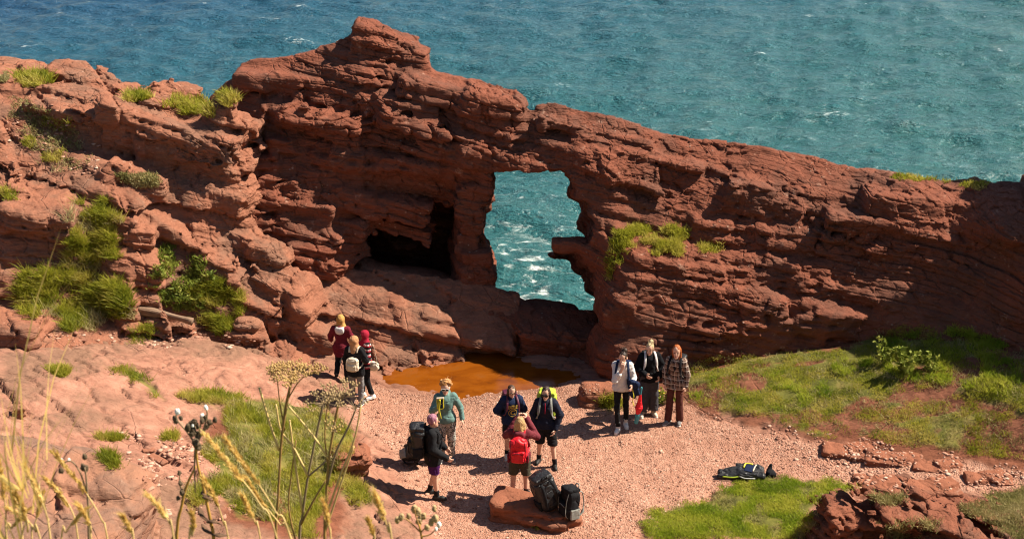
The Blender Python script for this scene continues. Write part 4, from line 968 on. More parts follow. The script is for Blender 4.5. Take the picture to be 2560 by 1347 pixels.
patch('sparse grass growing from the cracks of the rough outcrop', [[(2180, 1240), (2260, 1235), (2250, 1260), (2190, 1262)], [(2190, 1310), (2350, 1300), (2330, 1347), (2190, 1347)], [(1990, 1310), (2050, 1280), (2060, 1300), (2010, 1347)]], 700, (.05, .16), .010, 'grass_dry', 215, clump=.4, per=5)
patch('long tangled grass filling the gully on the left terrace', P_TURF[3:4] + P_TURF[7:8], 8500, (.04, .17), .008, 'grass', 220, clump=.47, per=6)
patch('narrow strip of grass along a crack in the pink terrace', P_TURF[4:7], 1500, (.06, .16), .009, 'grass', 230, clump=.3, per=6)
patch('small grass tufts at the edge of the gravel', P_TURF[8:11] + [[(320, 830), (370, 810), (390, 850), (340, 862)], [(405, 1085), (450, 1090), (440, 1100), (405, 1098)], [(240, 1090), (330, 1092), (300, 1100), (250, 1100)]], 1500, (.06, .18), .009, 'grass', 240, per=6)

# ---- leafy plants one can tell apart: stems with broad leaves
def leafy(name, label, px, py, h, n, mat, seed, wide=.035, llen=(.05, .11), flowers=None, group=None):
    c = ray_world(px, py)[0]; r = np.random.default_rng(seed); root = empty(name, tuple(c)); tag(root, label, 'plant', group)
    for i in range(n):
        a = r.uniform(0, 6.28); ln = r.uniform(.1, .45) * h; H_ = h * r.uniform(.55, 1.0); b0 = np.array([r.normal(0, .03 + h * .12), r.normal(0, .03 + h * .08), -.03])
        pts = [b0, b0 + [ln * .4 * math.cos(a), ln * .4 * math.sin(a), H_ * .5], b0 + [ln * math.cos(a), ln * math.sin(a), H_]]
        V, Q, T = tube_mesh('stem', pts, [.007, .005, .003], 5); st = link('stem', np_mesh('stem', V, quads=Q, tris=T), M[mat], root); set_attr(st.data, 'tint', np.full(len(V), .3))
        tt = r.uniform(.15, 1, 13); P = np.array([(1 - t) ** 2 * pts[0] + 2 * t * (1 - t) * pts[1] + t * t * pts[2] for t in tt])
        lv = blades('leaves', None, P, np.tile([0, 0, 1.], (len(P), 1)), llen, wide, M[mat], seed + i, per=2, spread=.01, lean=1.6, up=.55, segs=3, fan=True, kind=None, cat=None); lv.parent = root
        if flowers and i % 2 == 0:
            v, q = grow([('e', np.array(pts[2]) + [0, 0, .01], np.array([.028, .028, .016]))], .009, .005); link('flower', np_mesh('flower', v, quads=q), flowers, root)
# ------------------------------------------------------------------ figures grown as one implicit skin each
V3 = lambda *a: np.array(a, float)

def prim_bounds(p):
    if p[0] == 'c':
        r = max(p[3], p[4]); return np.minimum(p[1], p[2]) - r, np.maximum(p[1], p[2]) + r
    r = np.max(p[2]) * 1.45; return p[1] - r, p[1] + r

def prim_sd(p, X, Y, Z):
    if p[0] == 'c':
        a, b, ra, rb = p[1:5]; e = b - a; L = e @ e + 1e-12
        t = np.clip(((X - a[0]) * e[0] + (Y - a[1]) * e[1] + (Z - a[2]) * e[2]) / L, 0, 1)
        return np.sqrt((X - a[0] - t * e[0]) ** 2 + (Y - a[1] - t * e[1]) ** 2 + (Z - a[2] - t * e[2]) ** 2) - (ra + t * (rb - ra))
    c, r = p[1], p[2]; Mx = p[3] if len(p) > 3 and p[3] is not None else np.eye(3)
    d = (X - c[0], Y - c[1], Z - c[2]); l = [Mx[0, q] * d[0] + Mx[1, q] * d[1] + Mx[2, q] * d[2] for q in range(3)]
    if p[0] == 'e':
        k0 = np.sqrt(sum((l[q] / r[q]) ** 2 for q in range(3))); k1 = np.sqrt(sum((l[q] / r[q] ** 2) ** 2 for q in range(3))) + 1e-9
        return k0 * (k0 - 1) / k1
    rd = p[4]; q3 = [np.abs(l[q]) - r[q] + rd for q in range(3)]
    return np.sqrt(sum(np.maximum(v, 0) ** 2 for v in q3)) + np.minimum(np.maximum(np.maximum(q3[0], q3[1]), q3[2]), 0) - rd

def grow(prims, h, k=.03, cuts=(), holes=(), hk=.01):
    """mesh of the smooth union of prims, cut by planes (point, outward normal) and hollowed by holes"""
    bs = [prim_bounds(p) for p in prims]
    lo = np.min([b[0] for b in bs], 0) - k - 2 * h; hi = np.max([b[1] for b in bs], 0) + k + 2 * h
    ax = [np.arange(lo[q], hi[q] + h, h) for q in range(3)]
    F = np.full([len(a) for a in ax], .5)
    for p, (l, u) in zip(prims, bs):
        sl = tuple(slice(*np.searchsorted(ax[q], [l[q] - k - 3 * h, u[q] + k + 3 * h])) for q in range(3))
        g = np.meshgrid(*[ax[q][sl[q]] for q in range(3)], indexing='ij', sparse=True)
        d = prim_sd(p, *g); f = F[sl]; kk = p[5] if len(p) > 5 else k
        hh = np.clip(.5 + .5 * (f - d) / kk, 0, 1); f[...] = f + (d - f) * hh - kk * hh * (1 - hh)
    g = np.meshgrid(*ax, indexing='ij', sparse=True)
    for p in holes: F = np.maximum(F, -prim_sd(p, *g))
    for pt, n in cuts:
        n = np.asarray(n, float); n = n / np.linalg.norm(n); F = np.maximum(F, (g[0] - pt[0]) * n[0] + (g[1] - pt[1]) * n[1] + (g[2] - pt[2]) * n[2])
    return surface_nets(F, lo, h)

def soft_mesh(name, V, Q, sub=1, fold=0.0, fs=9.0, seed=0, stretch=(1, 1, .6)):
    if sub: V, Q = catmull(V, Q)
    me = np_mesh(name, V, quads=Q)
    if fold:
        P = coords(me); N = normals(me)
        d = fold * (fbm(P[:, 0] * fs * stretch[0], P[:, 1] * fs * stretch[1], P[:, 2] * fs * stretch[2], 3, seed) * 1.2 - .8 * np.exp(-(vnoise(P[:, 0] * fs * .8, P[:, 1] * fs * .8, P[:, 2] * fs * 1.3, seed + 9) / .15) ** 2))
        set_coords(me, P + N * d[:, None])
    return me

def tube_mesh(name, pts, r, seg=8, flat=1.0, up=None):
    """swept tube along points (flat < 1 gives a ribbon-like strap)"""
    P = np.array(pts, float)
    if len(P) > 2:                                   # smooth the path
        t = np.linspace(0, len(P) - 1, (len(P) - 1) * 5 + 1); i = np.clip(t.astype(int), 0, len(P) - 2); f = (t - i)[:, None]
        pm = np.vstack([2 * P[0] - P[1], P, 2 * P[-1] - P[-2]]); a, b_, c, d = pm[i], pm[i + 1], pm[i + 2], pm[i + 3]
        P = .5 * (2 * b_ + (c - a) * f + (2 * a - 5 * b_ + 4 * c - d) * f ** 2 + (3 * b_ - a - 3 * c + d) * f ** 3)
    n = len(P); rr = np.interp(np.linspace(0, 1, n), np.linspace(0, 1, len(np.atleast_1d(r))), np.atleast_1d(r))
    T = np.gradient(P, axis=0); T /= np.linalg.norm(T, axis=1)[:, None] + 1e-9
    ref = V3(*(up if up is not None else (.13, .2, .97)))
    A = np.cross(T, ref); A /= np.linalg.norm(A, axis=1)[:, None] + 1e-9; B = np.cross(A, T)
    ang = np.arange(seg) * 2 * math.pi / seg
    V = P[:, None] + (A[:, None] * np.cos(ang)[None, :, None] + B[:, None] * (np.sin(ang) * flat)[None, :, None]) * rr[:, None, None]
    I = np.arange(n * seg).reshape(n, seg); J = np.roll(I, -1, 1)
    Q = np.stack([I[:-1], J[:-1], J[1:], I[1:]], -1).reshape(-1, 4)
    V = V.reshape(-1, 3); T3 = []
    c0, c1 = len(V), len(V) + 1; V = np.vstack([V, P[0], P[-1]])
    T3 = [(c0, (j + 1) % seg, j) for j in range(seg)] + [(c1, (n - 1) * seg + j, (n - 1) * seg + (j + 1) % seg) for j in range(seg)]
    return V, Q, np.array(T3)

def tube(name, pts, r, mat, parent, seg=8, flat=1.0, up=None):
    V, Q, T = tube_mesh(name, pts, r, seg, flat, up); return link(name, np_mesh(name, V, quads=Q, tris=T), mat, parent)

# ---- cloth and skin colours
def fabric(name, col, var=.18, rough=.85): return plain(name, col, rough, var, 14, .5, .01, .15)
M['skin'] = plain('skin', (.60, .35, .25), .55, .08, 25, .05, .003, .35)
M['skin_tan'] = plain('tanned_skin', (.38, .19, .115), .55, .08, 25, .05, .003, .35)
M['skin_brown'] = plain('brown_skin', (.20, .095, .055), .55, .08, 25, .05, .003, .35)
M['lip'] = plain('lips', (.34, .10, .085), .5, .05); M['eye'] = plain('eye_dark', (.02, .015, .012), .25, 0); M['lens'] = plain('sunglass_lens', (.01, .01, .012), .1, 0, spec=.6)
M['black'] = fabric('black_cloth', (.010, .010, .012), .3); M['black_soft'] = fabric('black_fleece', (.007, .007, .009), .3, .95); M['nylon'] = plain('black_nylon', (.014, .014, .016), .45, .3, 20, .6, .015, .4)
M['navy'] = fabric('navy_cloth', (.010, .018, .05)); M['navy_dark'] = fabric('dark_navy_cloth', (.012, .014, .028)); M['maroon'] = fabric('maroon_cloth', (.13, .012, .022)); M['maroon2'] = fabric('wine_hoodie', (.13, .022, .03))
M['teal'] = fabric('sage_teal_cloth', (.115, .20, .185)); M['white'] = fabric('white_cloth', (.62, .58, .56), .06); M['cream'] = fabric('cream_leather', (.62, .52, .40), .08, .5)
M['camel'] = fabric('camel_cloth', (.42, .21, .10), .1); M['mustard'] = fabric('mustard_cloth', (.42, .23, .07), .1); M['redcloth'] = fabric('crimson_cloth', (.28, .012, .03), .15)
M['red'] = plain('red_nylon', (.62, .012, .022), .5, .12, 12, .5, .012, .3); M['lime'] = plain('lime_nylon', (.36, .46, .04), .5, .15, 12, .4, .01, .3); M['plum'] = plain('plum_nylon', (.075, .012, .03), .5, .2)
M['olive'] = fabric('dark_olive_cloth', (.055, .05, .035)); M['grey'] = fabric('charcoal_cloth', (.055, .052, .06)); M['greydenim'] = fabric('grey_denim', (.17, .16, .16)); M['brown'] = fabric('brown_cord', (.085, .028, .022))
M['purple'] = fabric('dark_purple_cloth', (.05, .008, .07)); M['orange'] = plain('orange_nylon', (.60, .10, .03), .5, .2); M['tealn'] = plain('teal_nylon', (.05, .25, .30), .5, .1); M['yellow'] = plain('yellow_plastic', (.70, .62, .04), .45, .08)
M['rubber'] = plain('dark_rubber', (.015, .014, .014), .6, .2); M['greyshoe'] = fabric('grey_suede', (.16, .15, .15)); M['whiteshoe'] = fabric('white_trainer', (.68, .66, .62), .06); M['strapgrey'] = fabric('grey_webbing', (.21, .21, .19)); M['silver'] = plain('silver_plastic', (.5, .5, .5), .35, .1)
def hairmat(name, a, b):
    t = NT(name); P = t.co('Object'); n = t.noise(t.mapv(P, scale=(9, 9, 1.2)), 9.0, 4, .6)
    return t.set(Base_Color=t.ramp(n, [(.3, a), (.7, b)]), Roughness=.5, Specular_IOR_Level=.35, Normal=t.bump(n, .7, .01))
M['h_dark'] = hairmat('dark_brown_hair', (.012, .007, .005), (.05, .026, .015)); M['h_brown'] = hairmat('brown_hair', (.03, .015, .008), (.10, .05, .025)); M['h_blonde'] = hairmat('blonde_hair', (.26, .15, .06), (.52, .34, .15)); M['h_fair'] = hairmat('fair_hair', (.30, .22, .11), (.58, .46, .26))
M['h_ginger'] = hairmat('ginger_hair', (.24, .05, .010), (.46, .12, .025)); M['h_curly'] = hairmat('strawberry_hair', (.25, .10, .03), (.55, .28, .10)); M['h_mauve'] = hairmat('mauve_hair', (.16, .06, .10), (.40, .17, .23))

def stripes_mat(name, kind):
    t = NT(name); P = t.co('Object'); s = t.node('ShaderNodeSeparateXYZ', inp={0: P}).outputs
    def band(v, f, lo): return t.math('GREATER_THAN', t.math('FRACT', t.math('MULTIPLY', v, f)), lo)
    if kind == 'plaid':
        bx = t.math('FRACT', t.math('MULTIPLY', t.math('ADD', s[0], s[1]), 11.0)); bz = t.math('FRACT', t.math('MULTIPLY', s[2], 10.0))
        c = t.mix(t.rng(t.math('ADD', t.math('GREATER_THAN', bx, .55), t.math('GREATER_THAN', bz, .55)), 0, 2), (.22, .14, .105), (.045, .026, .022))
        w_ = t.math('MAXIMUM', t.math('LESS_THAN', bx, .1), t.math('LESS_THAN', bz, .1)); c = t.mix(w_, c, (.50, .42, .36))
    elif kind == 'knit':
        bz = t.math('FRACT', t.math('MULTIPLY', s[2], 9.0)); bx = t.math('FRACT', t.math('MULTIPLY', t.math('ADD', s[0], t.math('MULTIPLY', s[1], 1.3)), 12.0))
        c = t.mix(t.math('GREATER_THAN', bz, .45), (.012, .008, .01), (.34, .02, .035))
        c = t.mix(t.math('MULTIPLY', t.math('GREATER_THAN', bz, .72), t.math('GREATER_THAN', bx, .3)), c, (.62, .52, .48))
    else:
        v = t.noise(P, 26.0, 4, .6, 1.5); c = t.mix(t.math('GREATER_THAN', v, .49), (.03, .028, .026), (.42, .39, .35))
    return t.set(Base_Color=c, Roughness=.85, Specular_IOR_Level=.15)
M['plaid'] = stripes_mat('brown_plaid', 'plaid'); M['knit'] = stripes_mat('red_black_knit', 'knit'); M['leopard'] = stripes_mat('speckled_leggings', 'spots')

def hand_prims(wr, d, n, side, curl):
    """palm, four fingers and a thumb; d along the hand, n out of the palm, side = direction of the thumb"""
    d = d / np.linalg.norm(d); n = n - d * (n @ d); n = n / np.linalg.norm(n); s = np.cross(d, n) * side
    pr = [('c', wr, wr + d * .03, .024, .027)]
    Mx = np.stack([np.cross(d, n), n, d], 1)
    pr.append(('b', wr + d * .055, V3(.040, .015, .048), Mx, .013))
    for i, (o, L) in enumerate(((.030, .070), (.010, .080), (-.010, .073), (-.029, .056))):
        b0 = wr + d * .098 + s * o; a = curl * (1 + .12 * i)
        d1 = d * math.cos(a) + n * math.sin(a); d2 = d * math.cos(2.0 * a) + n * math.sin(2.0 * a)
        b1 = b0 + d1 * L * .48; b2 = b1 + d2 * L * .5
        pr += [('c', b0, b1, .0092, .0088, .006), ('c', b1, b2, .0088, .0072, .006)]
    t0 = wr + d * .03 + s * .032; t1 = t0 + (d * .6 + s * .75 + n * .25) * .040; t2 = t1 + (d * .85 + s * .2 + n * (.3 + .4 * curl)) * .036
    pr += [('c', t0, t1, .013, .011, .008), ('c', t1, t2, .0105, .0085, .006)]
    return pr

def rotz(a): return np.array([[math.cos(a), -math.sin(a), 0], [math.sin(a), math.cos(a), 0], [0, 0, 1]])
def rotx(a): return np.array([[1, 0, 0], [0, math.cos(a), -math.sin(a)], [0, math.sin(a), math.cos(a)]])

def person(label, foot, top, rz, J=None, skin='skin', head=(0, 0), shirt=None, sleeve='wrist', shirt_r=.022, hem=.90, trousers=None, leg=.1, leg_r=.022, flare=0.0,
           shoe='rubber', sock=None, hair=None, hood=None, hands=None, girth=1.0, face=True, seed=1, collar=None, open_front=None):
    g0 = ray_world(*foot)[0] if len(foot) == 2 else atZ(*foot); zt = atY(foot[0], top, g0[1])[2]; H = zt - g0[2]; k = H / 1.74
    root = empty('person', tuple(g0), R(rz)); tag(root, label, 'person', 'walkers on the beach by the arch')
    root.scale = (k, k, k)
    j = dict(pel=V3(0, .01, .94), wai=V3(0, 0, 1.08), che=V3(0, .01, 1.27), nec=V3(0, .02, 1.44), hd=V3(0, -.015, 1.59),
             shR=V3(-.150, .015, 1.385), shL=V3(.150, .015, 1.385), elR=V3(-.215, .03, 1.12), elL=V3(.215, .03, 1.12), wrR=V3(-.245, -.05, .88), wrL=V3(.245, -.05, .88),
             hiR=V3(-.085, .01, .91), hiL=V3(.085, .01, .91), knR=V3(-.10, -.02, .50), knL=V3(.10, -.02, .50), anR=V3(-.105, .03, .085), anL=V3(.105, .03, .085))
    for a, b in (J or {}).items(): j[a] = V3(*b)
    ax_ = .6 + .4 * girth
    for a in ('shR', 'shL', 'elR', 'elL', 'wrR', 'wrL'): j[a] = j[a] * V3(ax_, 1, 1)
    Hm = rotz(R(head[0])) @ rotx(R(head[1])); hd = j['hd']
    hp = lambda x, y, z: hd + Hm @ (V3(x, y, z) * 1.06)
    G = girth
    torso = [('e', j['pel'], V3(.148, .110, .125) * [G, G, 1]), ('c', j['pel'] + V3(0, 0, .06), j['che'], .102 * G, .108 * G), ('e', j['che'], V3(.138, .104, .16) * [G, G, 1]), ('c', j['che'] + V3(-.08, 0, .06), j['che'] + V3(.08, 0, .06), .078, .078)]
    def arm(s, r=0.0, upto='wrist'):
        sh, el, wr = j['sh' + s], j['el' + s], j['wr' + s]
        if upto == 'elbow': return [('c', sh, el + (sh - el) * -.25, .058 + r, .048 + r)]
        p = [('c', sh, el, .052 * ax_ + r, .041 * ax_ + r)]
        p.append(('c', el, wr if upto == 'wrist' else el + (wr - el) * .55, .041 * ax_ + r, (.030 if upto == 'wrist' else .040) + r)); return p
    def legp(s, r=0.0, r2=None, z=0.0):
        hi, kn, an = j['hi' + s], j['kn' + s], j['an' + s]; r2 = r if r2 is None else r2
        return [('c', hi, kn, .088 * G + r, .056 * G + (r + r2) / 2), ('c', kn, an, .056 * G + (r + r2) / 2, .040 + r2)]
    body = torso + arm('R') + arm('L') + legp('R') + legp('L') + [('c', j['nec'] - V3(0, 0, .05), hd - V3(0, -.015, .06), .055, .05)]
    body += [('e', hp(0, .012, .025), V3(.076, .096, .100), Hm), ('e', hp(0, -.022, -.055), V3(.054, .062, .066), Hm), ('c', hp(0, -.082, .012), hp(0, -.104, -.030), .010, .016, .015), ('e', hp(0, -.07, -.098), V3(.026, .024, .022), Hm, 0, .02)]
    body += [('e', hp(s * .076, .018, -.008), V3(.012, .022, .032), Hm, 0, .008) for s in (-1, 1)]
    eyes = [('e', hp(s * .031, -.092, .014), V3(.016, .014, .011), Hm) for s in (-1, 1)]
    V, Q = grow(body, .0125, .03, holes=eyes)
    hs = hands or {}
    for s, sg in (('R', -1), ('L', 1)):
        o = hs.get(s, {}); wr, el = j['wr' + s], j['el' + s]
        d = V3(*o['d']) if 'd' in o else (wr - el) + V3(0, -.03, 0); n = V3(*o['n']) if 'n' in o else V3(-sg, .2, 0)
        hv, hq = grow(hand_prims(wr, d, n, o.get('side', -sg if 'n' not in o else 1), o.get('curl', .45)), .005, .012)
        Q = np.concatenate([Q, hq + len(V)]); V = np.concatenate([V, hv])
    link('body', np_mesh('body', V, quads=Q), M[skin], root)
    if face:
        for s in (-1, 1):
            v, q = grow([('e', hp(s * .031, -.083, .013), V3(.014, .011, .008), Hm)], .0045, .004); link('eye', np_mesh('eye', v, quads=q), M['eye'], root)
        v, q = grow([('c', hp(-.02, -.083, -.064), hp(.02, -.083, -.064), .007, .007)], .005, .004); link('mouth', np_mesh('mouth', v, quads=q), M['lip'], root)
    if shirt:
        r = shirt_r
        p = [(a[0], a[1], a[2] + r) if a[0] == 'e' else ('c', a[1], a[2], a[3] + r, a[4] + r) for a in torso[1:]]
        p += [('e', j['pel'] + V3(0, 0, .03), V3(.148 * G, .110 * G, .13) + r), ('c', j['nec'] - V3(0, 0, .06), j['nec'] + V3(0, .005, -.01), .068, .056 + r * .3)]
        p += arm('R', r, sleeve) + arm('L', r, sleeve)
        for s, sg in (('R', -1), ('L', 1)): p.append(('c', j['sh' + s], j['che'] + V3(sg * .07, 0, .05), .050 + r, .06 + r))
        if hem < .88: p += [('c', j['pel'] + V3(0, 0, 0), j['pel'] + V3(0, .0, hem - .94), .135 * G + r, .135 * G + r), ('c', j['hiR'], j['hiR'] * .4 + j['knR'] * .6, .1 + r, .085 + r), ('c', j['hiL'], j['hiL'] * .4 + j['knL'] * .6, .1 + r, .085 + r)]
        if hood: p += [('e', j['nec'] + V3(0, .10, -.03), V3(.115, .055, .085))]
        if collar: p += [('c', j['nec'] - V3(0, 0, .03), j['nec'] + V3(0, .0, .035), .078, .066)]
        holes = []
        if open_front: holes = [('b', j['che'] + V3(.0, -.22, -.12), V3(.055, .12, .33), None, .03)]
        v, q = grow(p, .016, .035, cuts=[(j['pel'] + V3(0, 0, hem - .94), (0, 0, -1))], holes=holes)
        o = link('top', soft_mesh('top', v, q, 1, .010, 9, seed), M[shirt], root)
        if open_front:
            v, q = grow([(a[0], a[1], a[2] + .008) if a[0] == 'e' else ('c', a[1], a[2], a[3] + .008, a[4] + .008) for a in torso], .016, .03, cuts=[(j['che'] + V3(0, 0, .12), (0, 0, 1)), (j['pel'] + V3(0, 0, .02), (0, 0, -1))])
            link('vest_top', soft_mesh('vest_top', v, q, 1, .004, 9, seed), M[open_front], root)
        if hood:
            v, q = grow([('c', j['nec'] + V3(-.085, .01, -.02), j['nec'] + V3(-.06, .12, -.01), .032, .042), ('c', j['nec'] + V3(.085, .01, -.02), j['nec'] + V3(.06, .12, -.01), .032, .042), ('e', j['nec'] + V3(0, .13, -.06), V3(.11, .055, .10))], .016, .04)
            link('hood', soft_mesh('hood', v, q, 1, .008, 10, seed + 3), M[hood], root)
    if trousers:
        r = leg_r; p = [('e', j['pel'], V3(.150, .114, .13) * [G, G, 1] + r * .5)]
        for s in ('R', 'L'):
            L2 = legp(s, r, r + flare); p += L2
        zc = leg
        v, q = grow(p, .016, .03, cuts=[] if zc == 'none' else [])
        # hem: each leg is cut square to its own bone
        cuts = []
        me = soft_mesh('trousers', v, q, 1, .009, 10, seed + 5)
        P = coords(me)
        b = bmesh.new(); b.from_mesh(me)
        bmesh.ops.bisect_plane(b, geom=b.verts[:] + b.edges[:] + b.faces[:], plane_co=(0, 0, zc), plane_no=(0, 0, 1), clear_inner=True)
        b.to_mesh(me); b.free()
        link('trousers', me, M[trousers], root)
    for s, sg in (('R', -1), ('L', 1)):
        an, kn = j['an' + s], j['kn' + s]; ft = an - V3(0, 0, .085)
        to = V3(*(J or {}).get('toe' + s, (sg * .03, -.15, 0))); tn = to / (np.linalg.norm(to) + 1e-9)
        p = [('c', ft + V3(0, 0, .045) - tn * .045, ft + V3(0, 0, .036) + tn * .11, .044, .040), ('c', ft + V3(0, 0, .04) + tn * .1, ft + V3(0, 0, .034) + to, .042, .034), ('c', ft + V3(0, 0, .05), an + (kn - an) * .06, .046, .044)]
        v, q = grow(p, .011, .02, cuts=[(ft + V3(0, 0, .004), (0, 0, -1))]); sh = link('shoe', np_mesh('shoe', v, quads=q), M[shoe], root)
        v, q = grow([('c', ft + V3(0, 0, .012) - tn * .05, ft + V3(0, 0, .012) + to, .049, .040)], .011, .01, cuts=[(ft + V3(0, 0, .022), (0, 0, 1)), (ft, (0, 0, -1))]); link('sole', np_mesh('sole', v, quads=q), M['whiteshoe' if shoe in ('whiteshoe', 'greyshoe', 'cream') else 'rubber'], sh)
        if sock:
            v, q = grow([('c', an + (kn - an) * .02, an + (kn - an) * .22, .047, .050)], .011, .01); link('sock', np_mesh('sock', v, quads=q), M[sock], root)
    if hair: hair_of(root, hair, hp, Hm, j, seed)
    return root, j, hp, Hm, k

def hair_of(root, spec, hp, Hm, j, seed):
    kind, mat = spec
    face = [('e', hp(0, -.10, -.022), V3(.073, .100, .105), Hm)]
    cap = [('e', hp(0, .028, .032), V3(.084, .102, .105), Hm)]
    cuts = []
    if kind == 'short':
        p = cap + [('e', hp(0, .03, .07), V3(.075, .09, .075), Hm)]; face = [('e', hp(0, -.09, -.045), V3(.09, .10, .10), Hm), ('e', hp(0, .03, -.13), V3(.12, .12, .07), Hm)]
    elif kind == 'bun':
        p = cap + [('e', hp(.02, .075, .125), V3(.05, .05, .048), Hm), ('c', hp(.01, .05, .08), hp(.02, .07, .12), .045, .035)]; face += [('e', hp(0, -.02, -.13), V3(.12, .14, .075), Hm)]
    elif kind == 'curly':
        p = cap + [('e', hp(x, y, z), V3(r, r, r * .9)) for x, y, z, r in ((.05, .05, .10, .06), (-.05, .05, .10, .055), (0, .02, .13, .06), (.08, .05, .04, .05), (-.075, .05, .04, .045), (.03, .10, .06, .065), (-.03, .1, .03, .06), (.065, -.01, .10, .04), (-.05, -.02, .11, .04))]; face += [('e', hp(0, -.03, -.14), V3(.12, .14, .07), Hm)]
    elif kind == 'bob':
        p = cap + [('c', hp(s * .055, .03, -.0), hp(s * .075, .035, -.16), .05, .05) for s in (-1, 1)] + [('c', hp(0, .06, 0), hp(0, .075, -.15), .07, .062)]
    elif kind == 'long':
        p = cap + [('c', hp(0, .06, 0), hp(0, .09, -.25), .065, .055), ('c', hp(.062, .02, .02), hp(.088, -.05, -.30), .030, .032), ('c', hp(-.062, .03, .02), hp(-.07, .03, -.2), .03, .03)]
    elif kind == 'tied':
        p = cap + [('c', hp(0, .09, .02), hp(0, .12, -.14), .05, .035), ('c', hp(.06, .02, .0), hp(.07, .03, -.10), .036, .03), ('c', hp(-.06, .02, .0), hp(-.07, .03, -.10), .036, .03)]
    elif kind == 'hijab':
        p = [('e', hp(0, .02, .025), V3(.100, .118, .118), Hm), ('c', hp(0, .015, -.03), hp(0, .02, -.16), .092, .105), ('c', hp(0, .01, -.14), j['che'] + V3(0, -.02, .09), .11, .14), ('c', j['nec'] + V3(-.1, 0, -.05), j['nec'] + V3(.1, 0, -.05), .08, .08)]
        face = [('e', hp(0, -.11, -.010), V3(.066, .085, .092), Hm)]; cuts = [(j['che'] + V3(0, 0, -.02), (0, 0, -1))]
    v, q = grow(p, .011, .03, cuts=cuts, holes=face)
    name = 'headscarf' if kind == 'hijab' else 'hair'
    me = soft_mesh(name, v, q, 1, .008 if kind != 'curly' else .016, 11 if kind == 'hijab' else 22, seed + 8, (1, 1, .4) if kind != 'curly' else (1, 1, 1))
    h = link(name, me, M[mat], root)
    if kind in ('bun', 'curly'):
        r = np.random.default_rng(seed)
        for i in range(9 if kind == 'bun' else 12):
            c = hp(r.uniform(-.04, .06), r.uniform(.02, .09), .13 if kind == 'bun' else r.uniform(.06, .15)); e = c + V3(r.uniform(-.03, .1), r.uniform(-.03, .06), r.uniform(.02, .085)); m_ = (c + e) / 2 + r.normal(0, .02, 3)
            tube('hair_strand', [c, m_, e], [.006, .005, .0015], M[mat], h, 5)

def place(root, k, p):
    """world point of a person's local point"""
    a = root.rotation_euler[2]; p = np.asarray(p, float) * k
    return V3(root.location[0] + p[0] * math.cos(a) - p[1] * math.sin(a), root.location[1] + p[0] * math.sin(a) + p[1] * math.cos(a), root.location[2] + p[2])

def pack(name, label, w, d, h, mats, seed, loc, rz, tilt=(0, 0), scale=1.0, worn=None, strap='black', lid=True, pockets=True, group=None, cat='backpack', loop=True, net=True, mid=None):
    """rucksack: the wearer's side at y = 0, pouches towards +y, standing on z = 0"""
    main, trim = mats
    root = empty(name, tuple(loc)); root.rotation_euler = (R(tilt[0]), R(tilt[1]), R(rz)); root.scale = (scale,) * 3; tag(root, label, cat, group)
    p = [('b', V3(0, d * .48, h * .45), V3(w / 2, d * .48, h * .45), None, min(w, d) * (.3 if lid else .46)), ('e', V3(0, d * .5, h * .80), V3(w * .44, d * .46, h * .22)), ('e', V3(0, d * .62, h * .28), V3(w * .47, d * .52, h * .25))]
    v, q = grow(p, .014, .05); link('pack_body', soft_mesh('pack_body', v, q, 1, .014, 9, seed), M[main], root)
    if lid:
        v, q = grow([('b', V3(0, d * .5, h * .93), V3(w * .43, d * .50, h * .075), None, h * .06), ('e', V3(0, d * .62, h * .95), V3(w * .36, d * .44, h * .09))], .012, .04); link('lid', soft_mesh('lid', v, q, 1, .008, 12, seed + 1), M[main], root)
    if pockets:
        v, q = grow([('b', V3(0, d * 1.02, h * .33), V3(w * .34, d * .18, h * .22), None, d * .14)], .012, .03); pk = link('front_pocket', soft_mesh('front_pocket', v, q, 1, .008, 12, seed + 2), M[mid or main], root)
        tube('zip', [V3(-w * .28, d * 1.18, h * .44), V3(0, d * 1.24, h * .50), V3(w * .28, d * 1.18, h * .44)], .006, M[trim], pk, 6)
    if net:
        for s in (-1, 1):
            v, q = grow([('b', V3(s * w * .5, d * .5, h * .2), V3(w * .07, d * .36, h * .17), None, w * .05)], .012, .02); link('side_pocket', soft_mesh('side_pocket', v, q, 1, .006, 12, seed + 3), M[trim], root)
    for s in (-1, 1):
        tube('webbing', [V3(s * w * .36, d * .9, h * .9), V3(s * w * .40, d * 1.12, h * .6), V3(s * w * .36, d * 1.13, h * .2), V3(s * w * .3, d * .9, h * .05)], .011, M[trim], root, 6, .35)
    if loop: tube('haul_loop', [V3(-.05, 0.01, h * .93), V3(-.04, -.02, h * 1.03), V3(.04, -.02, h * 1.03), V3(.05, .01, h * .93)], .011, M[trim], root, 6)
    for s in (-1, 1):
        if worn is not None: pts = [V3(s * a, b - worn[1], c - worn[2]) for a, b, c in ((.085, .13, 1.37), (.095, .06, 1.465), (.105, -.05, 1.455), (.12, -.145, 1.36), (.135, -.165, 1.22), (.17, -.10, 1.08), (.165, .06, 1.02), (.13, .15, 1.0))]
        else: pts = [V3(s * w * .2, 0, h * .86), V3(s * w * .24, -.06, h * .8), V3(s * w * .30, -.08, h * .5), V3(s * w * .36, -.05, h * .22), V3(s * w * .38, .02, h * .1)]
        tube('shoulder_strap', pts, .024, M[strap], root, 8, .35, (0, -.3, .9))
    return root

def wear(pr, label, w, d, h, mats, z0=.98, y0=.135, **kw):
    root, j, hp, Hm, k = pr
    loc = place(root, k, (0, y0, z0))
    return pack('backpack', label, w, d, h, mats, int(abs(loc[0] * 100)) + 3, loc, math.degrees(root.rotation_euler[2]), scale=k, worn=(0, y0, z0), **kw)

